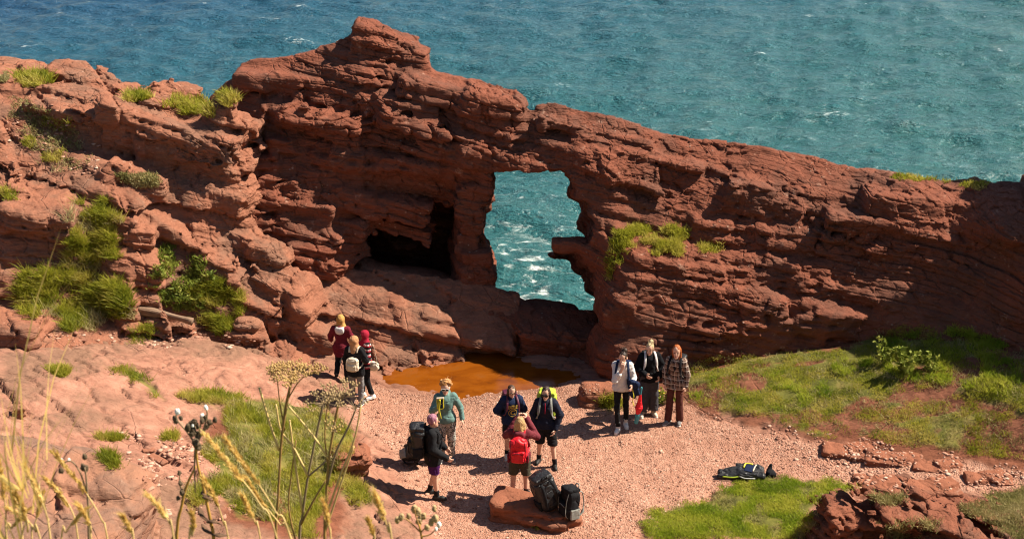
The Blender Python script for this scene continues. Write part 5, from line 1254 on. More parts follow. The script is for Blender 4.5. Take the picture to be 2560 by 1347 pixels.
def glasses(pr, frame, lens='lens', big=1.0):
    root, j, hp, Hm, k = pr
    f = None
    for s in (-1, 1):
        v, q = grow([('e', hp(s * .033, -.104, .012), V3(.030, .010, .021) * big, Hm)], .005, .004)
        o = link('sunglasses' if f is None else 'lens', np_mesh('lens', v, quads=q), M[lens], root if f is None else f); f = f or o
        c = [hp(s * .033 + .033 * big * math.cos(a), -.106, .012 + .023 * big * math.sin(a)) for a in np.linspace(0, 2 * math.pi, 13)]; tube('rim', c, .0045, M[frame], f, 5)
        tube('temple', [hp(s * .066, -.10, .018), hp(s * .082, 0, .015)], .004, M[frame], f, 5)
# ------------------------------------------------------------------ the walkers, left to right
p1 = person('person in a maroon jacket and mustard headscarf climbing onto the rocks, seen from behind', (858, 955), 787, 172,
    dict(knL=(.13, -.16, .55), anL=(.13, .08, .27), toeL=(.02, -.10, -.10), elL=(.27, -.06, 1.16), wrL=(.30, -.20, 1.0), elR=(-.26, -.03, 1.13), wrR=(-.22, -.18, .98), hd=(0, -.05, 1.59), nec=(0, -.01, 1.44), che=(0, -.01, 1.27)),
    skin='skin_brown', shirt='maroon', hem=.72, shirt_r=.032, trousers='black', leg=.11, shoe='rubber', hair=('hijab', 'mustard'), hood='white', seed=3, girth=1)
p2 = person('person in a black jumper with camel headscarf and grey jeans, back turned', (893, 1010), 838, 168,
    dict(elR=(-.26, .0, 1.14), wrR=(-.20, -.16, 1.02), elL=(.25, -.02, 1.12), wrL=(.2, -.18, 1.0)), skin='skin_brown', shirt='black', hem=.76, shirt_r=.03, trousers='greydenim', leg=.1, shoe='greyshoe', hair=('hijab', 'camel'), head=(-35, 0), seed=5, girth=0.95)
wear(p2, 'small white leather backpack on the back of the person in black', .30, .13, .34, ('cream', 'cream'), z0=.94, y0=.15, strap='cream', lid=False, loop=False, net=False)
p3 = person('person in a crimson headscarf and red striped knit top beside the orange pool', (917, 993), 824, -62,
    dict(elL=(.24, -.02, 1.13), wrL=(.20, -.17, 1.05), elR=(-.24, 0, 1.13), wrR=(-.18, -.18, 1.02), anR=(-.11, -.06, .085), anL=(.10, .10, .085)), skin='skin_brown', shirt='knit', hem=.80, shirt_r=.03, trousers='black', leg=.13, shoe='whiteshoe', hair=('hijab', 'redcloth'), seed=7, girth=0.86)
root, j, hp, Hm, k = p3
c = place(root, k, (.20, .12, .74)); hb = empty('handbag', tuple(c), R(-20)); hb.scale = (k,) * 3; tag(hb, 'cream shoulder bag hanging from the person in the crimson headscarf', 'handbag')
v, q = grow([('e', V3(0, 0, .12), V3(.155, .075, .11)), ('b', V3(0, 0, .16), V3(.12, .05, .08), None, .04)], .012, .05); link('bag_body', soft_mesh('bag_body', v, q, 1, .016, 12, 4), M['cream'], hb)
tube('handle', [V3(-.10, 0, .22), V3(-.08, -.02, .42), V3(-.02, -.03, .66), V3(.03, -.02, .66), V3(.07, -.01, .42), V3(.10, 0, .22)], .012, M['cream'], hb, 6, .4)

p4 = person('person in a sage green zip top and white sunglasses holding up a yellow pouch', (1117, 1150), 950, 6,
    dict(elR=(-.27, -.06, 1.13), wrR=(-.12, -.24, 1.30), elL=(.28, .02, 1.14), wrL=(.31, -.06, .92)), shirt='teal', hem=.86, shirt_r=.022, trousers='leopard', leg=.11, leg_r=.026, shoe='greyshoe', hair=('curly', 'h_curly'), hood='teal', head=(-6, 6), seed=9, girth=1,
    hands=dict(R=dict(d=(.15, -.1, 1), n=(.3, -1, 0), side=-1, curl=.9)))
glasses(p4, 'white')
root, j, hp, Hm, k = p4
c = place(root, k, (-.12, -.31, 1.30)); pc = empty('phone_pouch', tuple(c), R(6)); pc.scale = (k,) * 3; tag(pc, 'yellow framed waterproof phone pouch with its cord, held by the person in sage green', 'phone pouch')
v, q = grow([('b', V3(0, 0, .10), V3(.052, .009, .10), None, .008)], .007, .01); link('pouch', np_mesh('pouch', v, quads=q), M['navy'], pc)
tube('pouch_frame', [V3(-.055, 0, 0), V3(-.057, 0, .1), V3(-.055, 0, .2), V3(0, 0, .205), V3(.055, 0, .2), V3(.057, 0, .1), V3(.055, 0, 0), V3(0, 0, -.005), V3(-.055, 0, 0)], .012, M['yellow'], pc, 6)
v, q = grow([('b', V3(0, 0, .215), V3(.075, .016, .018), None, .012)], .007, .01); link('clip', np_mesh('clip', v, quads=q), M['cream'], pc)
tube('cord', [V3(-.02, -.02, .2), V3(-.04, -.04, .05), V3(-.03, -.05, -.12), V3(-.04, -.04, -.28)], .008, M['yellow'], pc, 6); tube('cord', [V3(.0, -.02, .2), V3(-.02, -.05, .0), V3(.0, -.05, -.13), V3(.01, -.04, -.2)], .008, M['yellow'], pc, 6)

p5 = person('person with short mauve hair in a black jacket and purple shorts, facing right', (1086, 1240), 1034, 92,
    dict(elL=(.24, .0, 1.12), wrL=(.21, -.20, .93), elR=(-.25, .0, 1.12), wrR=(-.22, -.24, .93), anR=(-.11, -.05, .085), anL=(.11, .09, .085)), shirt='black', hem=.74, shirt_r=.036, trousers='purple', leg=.56, leg_r=.04, shoe='rubber', sock='black', hair=('short', 'h_mauve'), hood='black', head=(22, 4), seed=11, girth=1)
wear(p5, 'large black trekking rucksack on the back of the person with mauve hair', .38, .27, .62, ('nylon', 'black'), z0=.90, y0=.15, strap='black')
c = ray_world(1034, 1163)[0]
r_ = pack('duffel_bag', 'rounded black bag lying on the rock behind the person with mauve hair', .34, .24, .50, ('nylon', 'strapgrey'), 77, c + V3(-.12, .05, .05), 40, (58, 22), cat='bag', loop=False)
bt = empty('water_bottle', tuple(c + V3(.04, -.02, .26))); bt.rotation_euler = (R(20), R(-25), 0); tag(bt, 'pale blue water bottle tucked against the rounded black bag', 'bottle')
v, q = grow([('c', V3(0, 0, 0), V3(0, 0, .12), .032, .032), ('c', V3(0, 0, .12), V3(0, 0, .15), .028, .016)], .008, .01); link('flask', np_mesh('flask', v, quads=q), plain('pale_blue_plastic', (.5, .62, .68), .3, .05), bt)
v, q = grow([('c', V3(0, 0, .16), V3(0, 0, .175), .019, .019)], .006, .005); link('cap', np_mesh('cap', v, quads=q), M['white'], bt)

p6 = person('person in a navy lettered sweatshirt and black shorts with hands behind the back', (1279, 1142), 961, 10,
    dict(elR=(-.30, .06, 1.12), wrR=(-.17, .17, .98), elL=(.27, .06, 1.12), wrL=(.15, .17, .98)), shirt='navy', hem=.84, shirt_r=.04, trousers='black', leg=.60, leg_r=.035, shoe='cream', sock='black', hair=('tied', 'h_brown'), head=(4, 8), seed=13, girth=1.04)
glasses(p6, 'rubber', 'skin', .85)
wear(p6, 'plum backpack worn by the person in the lettered navy sweatshirt', .36, .22, .50, ('plum', 'black'), z0=.96, y0=.15, strap='plum')
p7 = person('person in a dark navy zip top with sunglasses and black knee shorts', (1363, 1160), 965, -6,
    dict(elL=(.29, .0, 1.13), wrL=(.20, -.12, .86), elR=(-.26, .03, 1.12), wrR=(-.20, .0, .88), anL=(.20, -.10, .085), knL=(.15, -.07, .50), anR=(-.14, .10, .085), knR=(-.11, .0, .5)), shirt='navy_dark', hem=.84, shirt_r=.028, trousers='black', leg=.50, leg_r=.04, shoe='rubber', sock='black', hair=('tied', 'h_dark'), head=(-8, 8), seed=15, collar=True, girth=1)
glasses(p7, 'rubber', 'lens', 1.1)
wear(p7, 'lime green rucksack worn by the person in the dark navy zip top', .40, .26, .56, ('lime', 'black'), z0=.95, y0=.15, strap='strapgrey')
root = p7[0]; tube('chest_zip', [V3(0, -.152, 1.44), V3(0, -.168, 1.34), V3(.0, -.17, 1.22)], .009, M['redcloth'], root, 6)
p8 = person('person with blonde hair in a wine hoodie taking a photograph, back turned', (1299, 1240, 0.0), 1040, 174,
    dict(elR=(-.30, -.20, 1.22), wrR=(-.10, -.38, 1.50), elL=(.28, -.20, 1.22), wrL=(.08, -.38, 1.50), anR=(-.13, .02, .085), anL=(.14, .02, .085), knR=(-.12, -.02, .5), knL=(.12, -.02, .5)), shirt='maroon2', hem=.86, shirt_r=.03, trousers='olive', leg=.50, leg_r=.034, shoe='rubber', sock='black', hair=('bob', 'h_blonde'), hood='maroon2', head=(6, 6), seed=17, girth=1.06,
    hands=dict(R=dict(d=(.35, -.2, .9), n=(1, -.2, -.3), side=1, curl=.8), L=dict(d=(-.35, -.2, .9), n=(-1, -.2, -.3), side=-1, curl=.8)))
wear(p8, 'bright red backpack worn by the blonde person taking the photograph', .36, .22, .52, ('red', 'maroon'), z0=.90, y0=.16, strap='red', mid='red', lid=False)
root, j, hp, Hm, k = p8
c = place(root, k, (0, -.43, 1.57)); ph = empty('smartphone', tuple(c), R(174)); ph.scale = (k,) * 3; tag(ph, 'black smartphone held sideways in front of the two posing walkers', 'phone')
v, q = grow([('b', V3(0, 0, 0), V3(.082, .006, .04), None, .005)], .005, .004); link('case', np_mesh('case', v, quads=q), M['rubber'], ph)
v, q = grow([('b', V3(0, .006, 0), V3(.076, .003, .035), None, .002)], .003, .002); link('screen', np_mesh('screen', v, quads=q), M['lens'], ph)

p9 = person('person in a white top and black leggings touching their mouth', (1552, 1070), 873, -8,
    dict(elR=(-.14, -.20, 1.14), wrR=(.0, -.19, 1.40), elL=(.24, .0, 1.14), wrL=(.22, -.20, 1.06), anR=(-.05, -.14, .085), knR=(-.08, -.13, .52), anL=(.09, .12, .085), knL=(.09, .02, .5), hd=(-.0, -.04, 1.57)), skin='skin', shirt='white', sleeve='mid', hem=.86, shirt_r=.024, trousers='black', leg=.12, leg_r=.012, shoe='whiteshoe', sock='white', hair=('bun', 'h_dark'), head=(-14, 10), seed=19, girth=0.84,
    hands=dict(R=dict(d=(.1, .1, 1), n=(.4, 1, 0), side=1, curl=.6)))
wear(p9, 'orange and navy backpack half hidden behind the person in the white top', .36, .22, .46, ('navy', 'black'), z0=.90, y0=.13, strap='navy', mid='orange')
root, j, hp, Hm, k = p9
c = place(root, k, (.20, -.16, .76)); jk = empty('jacket', tuple(c), R(-8)); jk.scale = (k,) * 3; tag(jk, 'navy jacket draped over the forearm of the person in the white top', 'jacket')
v, q = grow([('c', V3(-.05, .1, .32), V3(.09, -.04, .33), .07, .075), ('c', V3(0, .03, .30), V3(.03, .02, .05), .09, .06), ('c', V3(.08, 0, .3), V3(.12, .0, .12), .06, .05)], .014, .04); link('cloth', soft_mesh('cloth', v, q, 1, .016, 11, 5), M['navy'], jk)
tube('strap', [V3(.02, -.09, .25), V3(.05, -.12, .10), V3(.03, -.1, .0), V3(.06, -.09, -.12)], .008, M['yellow'], jk, 6)
c = place(root, k, (.32, -.10, .30)); um = empty('folded_umbrella', tuple(c)); um.rotation_euler = (R(4), R(6), 0); um.scale = (k,) * 3; tag(um, 'folded red umbrella with teal ends hanging between two of the three walkers by the wall', 'umbrella')
v, q = grow([('c', V3(0, 0, .08), V3(0, 0, .24), .035, .075), ('c', V3(0, 0, .24), V3(-.01, 0, .55), .07, .022)], .012, .03); link('canopy', soft_mesh('canopy', v, q, 1, .010, 16, 6, (1, 1, .2)), M['red'], um)
v, q = grow([('c', V3(.0, 0, -.09), V3(0, 0, .08), .045, .05)], .012, .02); link('tip_band', soft_mesh('tip_band', v, q, 1, .006, 16, 6), M['tealn'], um)
v, q = grow([('c', V3(-.01, 0, .55), V3(-.01, 0, .70), .022, .022)], .010, .01); link('handle', np_mesh('handle', v, quads=q), M['tealn'], um)

p10 = person('person in a black fleece and wide charcoal trousers with a windblown blonde bun', (1619, 1036), 852, 4,
    dict(elR=(-.28, -.02, 1.14), wrR=(-.12, -.22, 1.06), elL=(.28, .02, 1.14), wrL=(.20, -.13, .98), anR=(-.13, -.02, .085), anL=(.13, .0, .085), hd=(-.02, -.05, 1.58)), shirt='black_soft', hem=.82, shirt_r=.036, trousers='grey', leg=.13, leg_r=.045, flare=.02, shoe='cream', hair=('bun', 'h_fair'), head=(-22, 14), seed=21, collar=True, girth=1)
wear(p10, 'slim dark backpack with white straps on the person in the black fleece', .30, .16, .42, ('black', 'black'), z0=.96, y0=.18, strap='white')
p11 = person('person with long ginger hair in a brown checked shirt and flared brown trousers', (1684, 1056), 861, -22,
    dict(elL=(.25, .02, 1.12), wrL=(.24, -.05, .88), elR=(-.24, .03, 1.12), wrR=(-.22, -.04, .88), anR=(-.11, -.04, .085), anL=(.11, .03, .085), knR=(-.095, -.03, .5), knL=(.095, 0, .5)), shirt='plaid', hem=.78, shirt_r=.026, trousers='brown', leg=.05, leg_r=.012, flare=.028, shoe='greyshoe', hair=('long', 'h_ginger'), head=(10, 6), seed=23, girth=0.82, open_front='black')
wear(p11, 'black daypack with a rolled mat below on the person with ginger hair', .32, .2, .42, ('nylon', 'black'), z0=.98, y0=.15, strap='black')

# ---- lettering on the navy sweatshirt, wrapped onto the chest
def chest_text(root, body, txt, size, z, arch, mat, name, xs=1.0):
    cu = bpy.data.curves.new(name, 'FONT'); cu.body = txt; cu.size = size; cu.align_x = 'CENTER'; cu.align_y = 'CENTER'; cu.resolution_u = 3; cu.offset = size * .035
    t = bpy.data.objects.new('tmp_text', cu); COL.objects.link(t); dg = bpy.context.evaluated_depsgraph_get(); dg.update()
    me = bpy.data.meshes.new_from_object(t.evaluated_get(dg), depsgraph=dg); bpy.data.objects.remove(t)
    b = bmesh.new(); b.from_mesh(me); bmesh.ops.triangulate(b, faces=b.faces); bmesh.ops.subdivide_edges(b, edges=[e for e in b.edges if e.calc_length() > size * .25], cuts=2); b.to_mesh(me); b.free()
    tree = BVHTree.FromObject(body, dg); P = coords(me); out = []
    for x, y, _ in P:
        zz = z + y + arch * (1 - (x * xs / .13) ** 2)
        hit = tree.ray_cast(Vector((x, -.6, zz)), Vector((0, 1, 0)))
        x *= xs; hit = tree.ray_cast(Vector((x, -.6, zz)), Vector((0, 1, 0))); out.append((x, (hit[0][1] if hit[0] else -.15) - .004, zz))
    set_coords(me, np.array(out)); return link(name, me, mat, root)
top6 = [c for c in p6[0].children if c.name.startswith('top')][0]
bpy.context.view_layer.update()
M['goldprint'] = plain('gold_print', (.42, .28, .04), .8, .1)
chest_text(top6, top6, 'BERKELEY', .105, 1.255, .018, M['goldprint'], 'lettering', .58)
chest_text(top6, top6, 'C', .15, 1.14, 0, M['goldprint'], 'emblem')
th = np.linspace(0, 2 * math.pi, 25); dg = bpy.context.evaluated_depsgraph_get(); tr = BVHTree.FromObject(top6, dg); pts = []
for a in th:
    x, z = .085 * math.cos(a), 1.14 + .085 * math.sin(a); hit = tr.ray_cast(Vector((x, -.6, z)), Vector((0, 1, 0))); pts.append(V3(x, (hit[0][1] if hit[0] else -.15) - .003, z))
tube('emblem_ring', pts, .006, M['goldprint'], top6, 5)

# ---- bags set down
c = ray_world(1392, 1283)[0]
pack('rucksack', 'taller black rucksack leaning on the flat boulder', .40, .30, .66, ('nylon', 'black'), 41, c + V3(-.02, .06, .02), 28, (-6, -17), strap='black')
c = ray_world(1436, 1290)[0]
pack('rucksack', 'shorter grey strapped rucksack standing beside the taller one on the flat boulder', .32, .24, .54, ('black', 'strapgrey'), 42, c + V3(.03, .02, .0), 118, (4, 6), strap='strapgrey')
c = ray_world(1868, 1192)[0]
lay = empty('backpack', tuple(c + V3(-.05, .02, .02)), R(-8)); tag(lay, 'flat black bag with a yellow edged card lying where the gravel meets the lawn', 'bag')
v, q = grow([('b', V3(.12, 0, .07), V3(.24, .20, .07), None, .06), ('c', V3(-.05, .05, .06), V3(-.42, -.02, .05), .10, .06), ('c', V3(-.1, -.10, .05), V3(-.45, -.13, .03), .07, .035), ('b', V3(.05, .16, .10), V3(.22, .06, .05), None, .04)], .014, .04); link('pack_body', soft_mesh('pack_body', v, q, 1, .016, 9, 8), M['nylon'], lay)
v, q = grow([('e', V3(.46, .0, .07), V3(.10, .09, .07)), ('c', V3(.42, .05, .08), V3(.46, .09, .19), .045, .03)], .012, .03); link('hood_flap', soft_mesh('hood_flap', v, q, 1, .012, 12, 9), M['black'], lay)
v, q = grow([('b', V3(.08, -.02, .165), V3(.075, .085, .008), rot3(0, -18, 18), .006)], .006, .005); cd = link('card', np_mesh('card', v, quads=q), M['navy'], lay)
tube('card_edge', [V3(-.02, .0, .16), V3(.02, .09, .19), V3(.14, .07, .195)], .014, M['yellow'], lay, 6); tube('strap', [V3(.14, -.10, .15), V3(.17, 0, .18), V3(.2, .07, .19)], .012, M['cream'], lay, 6)
tube('strap', [V3(-.38, -.18, .05), V3(-.2, -.20, .06), V3(-.05, -.17, .08)], .012, M['lime'], lay, 6); tube('strap', [V3(-.1, -.18, .09), V3(.0, -.22, .07), V3(.18, -.21, .07)], .009, M['silver'], lay, 6)
# ------------------------------------------------------------------ leafy weeds
bloom_y = plain('yellow_petals', (.62, .50, .03), .6, .1)
for k_, (px, py, h_, n_, lab) in enumerate([(400, 690, .30, 7, 'broad leaved weed at the upper left of the weedy pocket'), (440, 735, .34, 8, 'leafy weed in the middle of the weedy pocket on the hillside'), (490, 760, .28, 7, 'low leafy weed nearest the driftwood log'), (430, 660, .25, 6, 'topmost leafy weed of the pocket right of the tall rock column'), (520, 700, .24, 6, 'leafy weed at the right edge of the weedy pocket')]):
    leafy('weed', lab, px, py, h_, n_, 'weed', 700 + k_, .026, group='weeds in the hillside pocket')
leafy('weed', 'yellow flowered weed between the two women by the wall, in the grass', 1652, 1010, .42, 9, 'weed', 720, .04, flowers=bloom_y)
leafy('bush', 'sunlit leafy bush at the edge of the shaded grass mound', 2262, 935, .55, 13, 'weed', 721, .05, (.07, .14))
leafy('bush', 'tall thin leafy plant left of the sunlit bush by the mound', 2215, 905, .6, 6, 'weed', 722, .04, (.06, .12))
leafy('bush', 'reddish green bush right of the sunlit one in the shade edge', 2325, 925, .45, 9, 'weed', 723, .04)
leafy('weed', 'tiny yellow green weed sprouting in front of the flat boulder', 1337, 1322, .2, 5, 'weed', 724, .022, (.03, .05))
patch('scrubby undergrowth among the weeds of the hillside pocket', [[(400, 615), (470, 620), (530, 680), (550, 740), (480, 780), (400, 770), (375, 700)]], 1400, (.05, .15), .02, 'weed', 730, clump=.35, per=5)

# ------------------------------------------------------------------ the plants on the bank below the camera
M['stalk'] = plain('dry_stalk', (.30, .17, .055), .7, .3, 30, .3, .003); M['stalk_pale'] = plain('pale_dry_stalk', (.62, .43, .17), .7, .2, 30, .3, .003); M['stalk_grey'] = plain('grey_dry_stalk', (.24, .165, .095), .75, .25, 30, .3, .003)
M['seed'] = plain('umbel_seed', (.42, .27, .10), .7, .2, 60, .3, .002); M['seed2'] = plain('umbel_seed_brown', (.36, .25, .12), .75, .25, 60, .3, .002); M['head'] = plain('dark_seed_head', (.085, .058, .032), .85, .3, 60, .6, .003); M['fluff'] = plain('white_fluff', (.78, .76, .70), .9, .05); M['deadleaf'] = plain('dead_leaf', (.10, .055, .03), .9, .3, 40, .5, .004); M['stalk_orange'] = plain('orange_stalk', (.42, .23, .05), .6, .25, 30, .3, .003)

def ground_under(p): return down(p[0], p[1], p[2] + .3)

def stem_pts(L, Y, dY=None):
    return [atY(px, py, Y + (0 if dY is None else dY[i])) for i, (px, py) in enumerate(L)]

def rooted(L, Y):
    """path from the ground below up through the listed points"""
    P = stem_pts(L, Y); b = P[0].copy(); e = P[0] - P[1]; e = e / max(abs(e[2]), 1e-3); g = down(b[0], b[1], b[2] + .05)
    b2 = b + np.array([e[0] * .5, 0, -1.0]) * max(b[2] - g[2] + .03, .03); return [b2] + P

def umbel(parent, apex, up, rad, hgt, n, seed, mat, seedmat, dens=9, gone=0.0):
    r = np.random.default_rng(seed); up = up / np.linalg.norm(up); A = np.cross(up, V3(.2, .9, .1)); A /= np.linalg.norm(A); B = np.cross(up, A)
    VV, QQ, TT, o = [], [], [], 0; SV, SF, so_ = [], [], 0
    for i in range(n):
        t = math.sqrt((i + .5) / n); a = i * 2.39996 + r.normal(0, .15); e = apex + rad * t * (A * math.cos(a) + B * math.sin(a)) + up * hgt * (1.15 - .45 * t * t) * r.uniform(.9, 1.1)
        m_ = apex + (e - apex) * .5 + up * hgt * .12
        v, q, t3 = tube_mesh('r', [apex, m_, e], [.0016, .0012], 4); VV.append(v); QQ.append(q + o); TT.append(t3 + o); o += len(v)
        if r.random() < gone: continue
        for j in range(dens):
            b_ = j * 2.4; f = e + .017 * math.sqrt((j + .5) / dens) * (A * math.cos(b_) + B * math.sin(b_)) + up * r.uniform(.004, .016)
            v, q, t3 = tube_mesh('r', [e, f], [.0007, .0006], 3); VV.append(v); QQ.append(q + o); TT.append(t3 + o); o += len(v)
            s3 = ICO_V * np.array([.0034, .0034, .0050]) * r.uniform(.8, 1.25); SV.append(s3 + f + r.normal(0, .001, 3)); SF.append(ICO_F + so_); so_ += 12
    u = link('umbel', np_mesh('umbel', np.vstack(VV), quads=np.vstack(QQ), tris=np.vstack(TT)), M[mat], parent)
    if SV: link('seeds', np_mesh('seeds', np.vstack(SV), tris=np.vstack(SF)), M[seedmat], u)
    return u

def plant_root(name, label, cat, pts, group=None):
    r0 = empty(name, tuple(pts[0])); tag(r0, label, cat, group); return r0

def child_tube(root, name, pts, r, mat, seg=7):
    o = tube(name, [p - np.array(root.location) for p in pts], r, M[mat], root, seg); return o
def child_umbel(root, apex, *a): return umbel(root, np.asarray(apex) - np.array(root.location), *a)

UP = V3(-.05, -.25, 1)
Y0 = 4.7
ms = rooted([(690, 1380), (695, 1250), (703, 1110), (716, 1010), (728, 955)], Y0); ua = plant_root('dried_umbel_plant', 'dried umbel plant with the palest, fullest flat seed head, left of the three', 'plant', ms, 'dried umbel plants in front')
child_tube(ua, 'stem', ms, [.0065, .0054, .0045, .006, .005], 'stalk'); child_umbel(ua, ms[-1], UP, .072, .046, 22, 1, 'stalk_pale', 'seed', 10)
for L, rr, m_ in (([(697, 1125), (672, 1050), (648, 968)], [.005, .004], 'stalk_pale'), ([(712, 1075), (700, 1010), (693, 950), (686, 925)], [.003, .0015], 'stalk'), ([(718, 1000), (750, 950), (790, 925)], [.003, .0018], 'stalk')):
    child_tube(ua, 'branch', stem_pts(L, Y0), rr, m_, 6)
child_umbel(ua, atY(686, 930, Y0), UP, .022, .014, 5, 2, 'stalk', 'seed', 8)
child_umbel(ua, atY(795, 935, Y0 + .05), UP, .03, .02, 6, 3, 'stalk', 'seed', 7)
Y1 = 4.5
ms = rooted([(812, 1380), (815, 1260), (822, 1150), (838, 1050), (848, 1000)], Y1); ub = plant_root('dried_umbel_plant', 'dried umbel plant with a brown thinning seed head in front of the climbers', 'plant', ms, 'dried umbel plants in front')
child_tube(ub, 'stem', ms, [.0065, .0054, .0045, .005], 'stalk'); child_umbel(ub, ms[-1], UP, .075, .040, 22, 4, 'stalk_grey', 'seed2', 7, .15)
for L, rr, m_ in (([(818, 1210), (840, 1130), (872, 1065), (890, 1020)], [.005, .003], 'stalk_grey'), ([(815, 1290), (850, 1190), (885, 1100), (903, 1010)], [.0045, .0028], 'stalk_pale'), ([(812, 1330), (862, 1180), (885, 1115)], [.004, .0025], 'stalk_pale'), ([(820, 1170), (812, 1080), (822, 990)], [.0035, .002], 'stalk'), ([(824, 1150), (780, 1085), (722, 1015)], [.0045, .003], 'stalk_pale')):
    child_tube(ub, 'branch', stem_pts(L, Y1), rr, m_, 6)
child_umbel(ub, atY(888, 1022, Y1), UP, .05, .03, 9, 5, 'stalk_grey', 'seed2', 5, .7); child_umbel(ub, atY(838, 1075, Y1 - .06), UP, .03, .025, 7, 6, 'stalk_grey', 'seed', 5, .5)
Y2 = 4.85
ms = rooted([(748, 1380), (756, 1290), (770, 1190), (790, 1090), (808, 1008)], Y2); uc = plant_root('dried_umbel_plant', 'dried umbel plant with bare grey spokes, middle of the three', 'plant', ms, 'dried umbel plants in front')
child_tube(uc, 'stem', ms, [.0065, .0054, .0045, .005], 'stalk_grey'); child_umbel(uc, ms[-1], UP, .075, .02, 13, 7, 'stalk_grey', 'seed2', 5, .8)
for L, rr, m_ in (([(770, 1190), (735, 1120), (702, 1075), (690, 1010)], [.006, .003], 'stalk_pale'), ([(770, 1190), (800, 1165), (828, 1140)], [.005, .003], 'stalk_grey'), ([(757, 1285), (738, 1160), (724, 1050)], [.005, .0035], 'stalk_pale'), ([(752, 1310), (790, 1240), (815, 1200)], [.005, .003], 'stalk'), ([(746, 1380), (722, 1270), (728, 1190), (740, 1100)], [.004, .002], 'stalk')):
    child_tube(uc, 'branch', stem_pts(L, Y2), rr, m_, 6)

def seedheads(root, heads, mat, Y, seed, size=.0085):
    r = np.random.default_rng(seed)
    for px, py, sc in heads:
        c = atY(px, py, Y + r.uniform(-.04, .04)) - np.array(root.location); s_ = size * sc
        v, q = grow([('e', c, V3(s_, s_, s_ * 1.25)), ('e', c + V3(0, 0, s_ * 1.0), V3(s_ * .75, s_ * .75, s_ * .5))], s_ * .3, s_ * .3)
        link('seed_head', soft_mesh('seed_head', v, q, 1, s_ * .35, .9 / s_, seed), M[mat], root)
def dead_leaf(root, px, py, Y, w_, h_, seed):
    r = np.random.default_rng(seed); c = atY(px, py, Y) - np.array(root.location)
    w_ *= .7; pts = [c, c + V3(w_ * .5, -.02, h_ * .35), c + V3(w_, .01, -h_ * .3)]
    tube('dead_leaf', pts, [.012, .018, .004], M['deadleaf'], root, 6, .3); tube('dead_leaf', [c, c + V3(-w_ * .6, .0, h_ * .5), c + V3(-w_, .02, h_ * .9)], [.010, .014, .003], M['deadleaf'], root, 6, .3)
Y3 = 3.9
ms = rooted([(540, 1390), (528, 1310), (508, 1215), (494, 1160), (490, 1110)], Y3); ka = plant_root('knapweed', 'withered knapweed with dark heads and three white tufts on an orange stem', 'plant', ms, 'withered knapweeds in front')
child_tube(ka, 'stem', ms, [.0062, .0055, .0045, .0035], 'stalk_orange')
for L in ([(490, 1112), (470, 1082), (445, 1052), (440, 1035)], [(490, 1112), (488, 1070), (478, 1050)], [(490, 1112), (500, 1070), (505, 1040)], [(490, 1112), (508, 1075), (518, 1035), (514, 1022)], [(492, 1105), (515, 1070), (538, 1052)], [(489, 1112), (486, 1160), (488, 1230)]):
    child_tube(ka, 'branch', stem_pts(L, Y3), [.0035, .0022], 'stalk_grey', 6)
seedheads(ka, [(440, 1052, 1), (436, 1044, .8), (452, 1046, .9), (478, 1062, 1.2), (470, 1070, 1.2), (486, 1056, 1.1), (492, 1066, 1.1), (482, 1080, 1.3), (495, 1085, 1.1), (505, 1052, 1), (514, 1046, 1), (524, 1056, 1), (538, 1050, .9), (518, 1066, .9), (489, 1108, 1.4), (496, 1118, 1.1)], 'head', Y3, 1)
seedheads(ka, [(443, 1029, 1.05), (515, 1019, .8), (505, 1040, .8), (481, 1064, .5)], 'fluff', Y3, 2); dead_leaf(ka, 524, 1305, Y3, .05, .05, 3); dead_leaf(ka, 536, 1335, Y3, .06, .03, 4); dead_leaf(ka, 517, 1240, Y3, .015, .02, 5)
ms = rooted([(440, 1390), (455, 1260), (470, 1205), (490, 1165)], Y3 + .1); kb = plant_root('knapweed', 'smaller withered knapweed stem leaning right beside the white tufted one', 'plant', ms, 'withered knapweeds in front')
child_tube(kb, 'stem', ms, [.006, .005, .003], 'stalk_orange'); child_tube(kb, 'branch', stem_pts([(458, 1235), (450, 1210), (449, 1185)], Y3 + .1), [.003, .002], 'stalk_grey', 6); seedheads(kb, [(449, 1182, .9), (451, 1208, .9), (455, 1232, .9), (446, 1245, .8)], 'head', Y3 + .1, 6)
Y4 = 3.4
ms = rooted([(226, 1400), (222, 1290), (216, 1200), (212, 1168)], Y4); kc = plant_root('knapweed', 'thin withered knapweed with dark pods in front of the big smooth slab', 'plant', ms, 'withered knapweeds in front')
child_tube(kc, 'stem', ms, [.004, .003, .0022], 'stalk_grey'); child_tube(kc, 'branch', stem_pts([(218, 1235), (200, 1180), (178, 1152), (156, 1158)], Y4), [.0026, .0018], 'stalk_grey', 6)
seedheads(kc, [(212, 1142, .9), (208, 1168, 1), (216, 1172, .9), (153, 1176, .9), (158, 1160, .7)], 'head', Y4, 7); seedheads(kc, [(154, 1152, .7), (172, 1150, .5)], 'fluff', Y4, 8)
Y5 = 3.6
ms = rooted([(1062, 1420), (1055, 1350), (1048, 1310)], Y5); kd = plant_root('knapweed', 'cluster of brown knapweed heads at the bottom edge beside the gravel', 'plant', ms, 'withered knapweeds in front')
child_tube(kd, 'stem', ms, [.005, .004, .003], 'stalk_orange')
for L in ([(1052, 1330), (1020, 1300), (1000, 1292)], [(1050, 1320), (1040, 1290), (1036, 1270)], [(1052, 1330), (1072, 1310), (1088, 1298)], [(1054, 1340), (1075, 1335), (1092, 1320)]): child_tube(kd, 'branch', stem_pts(L, Y5), [.0026, .0018], 'stalk', 6)
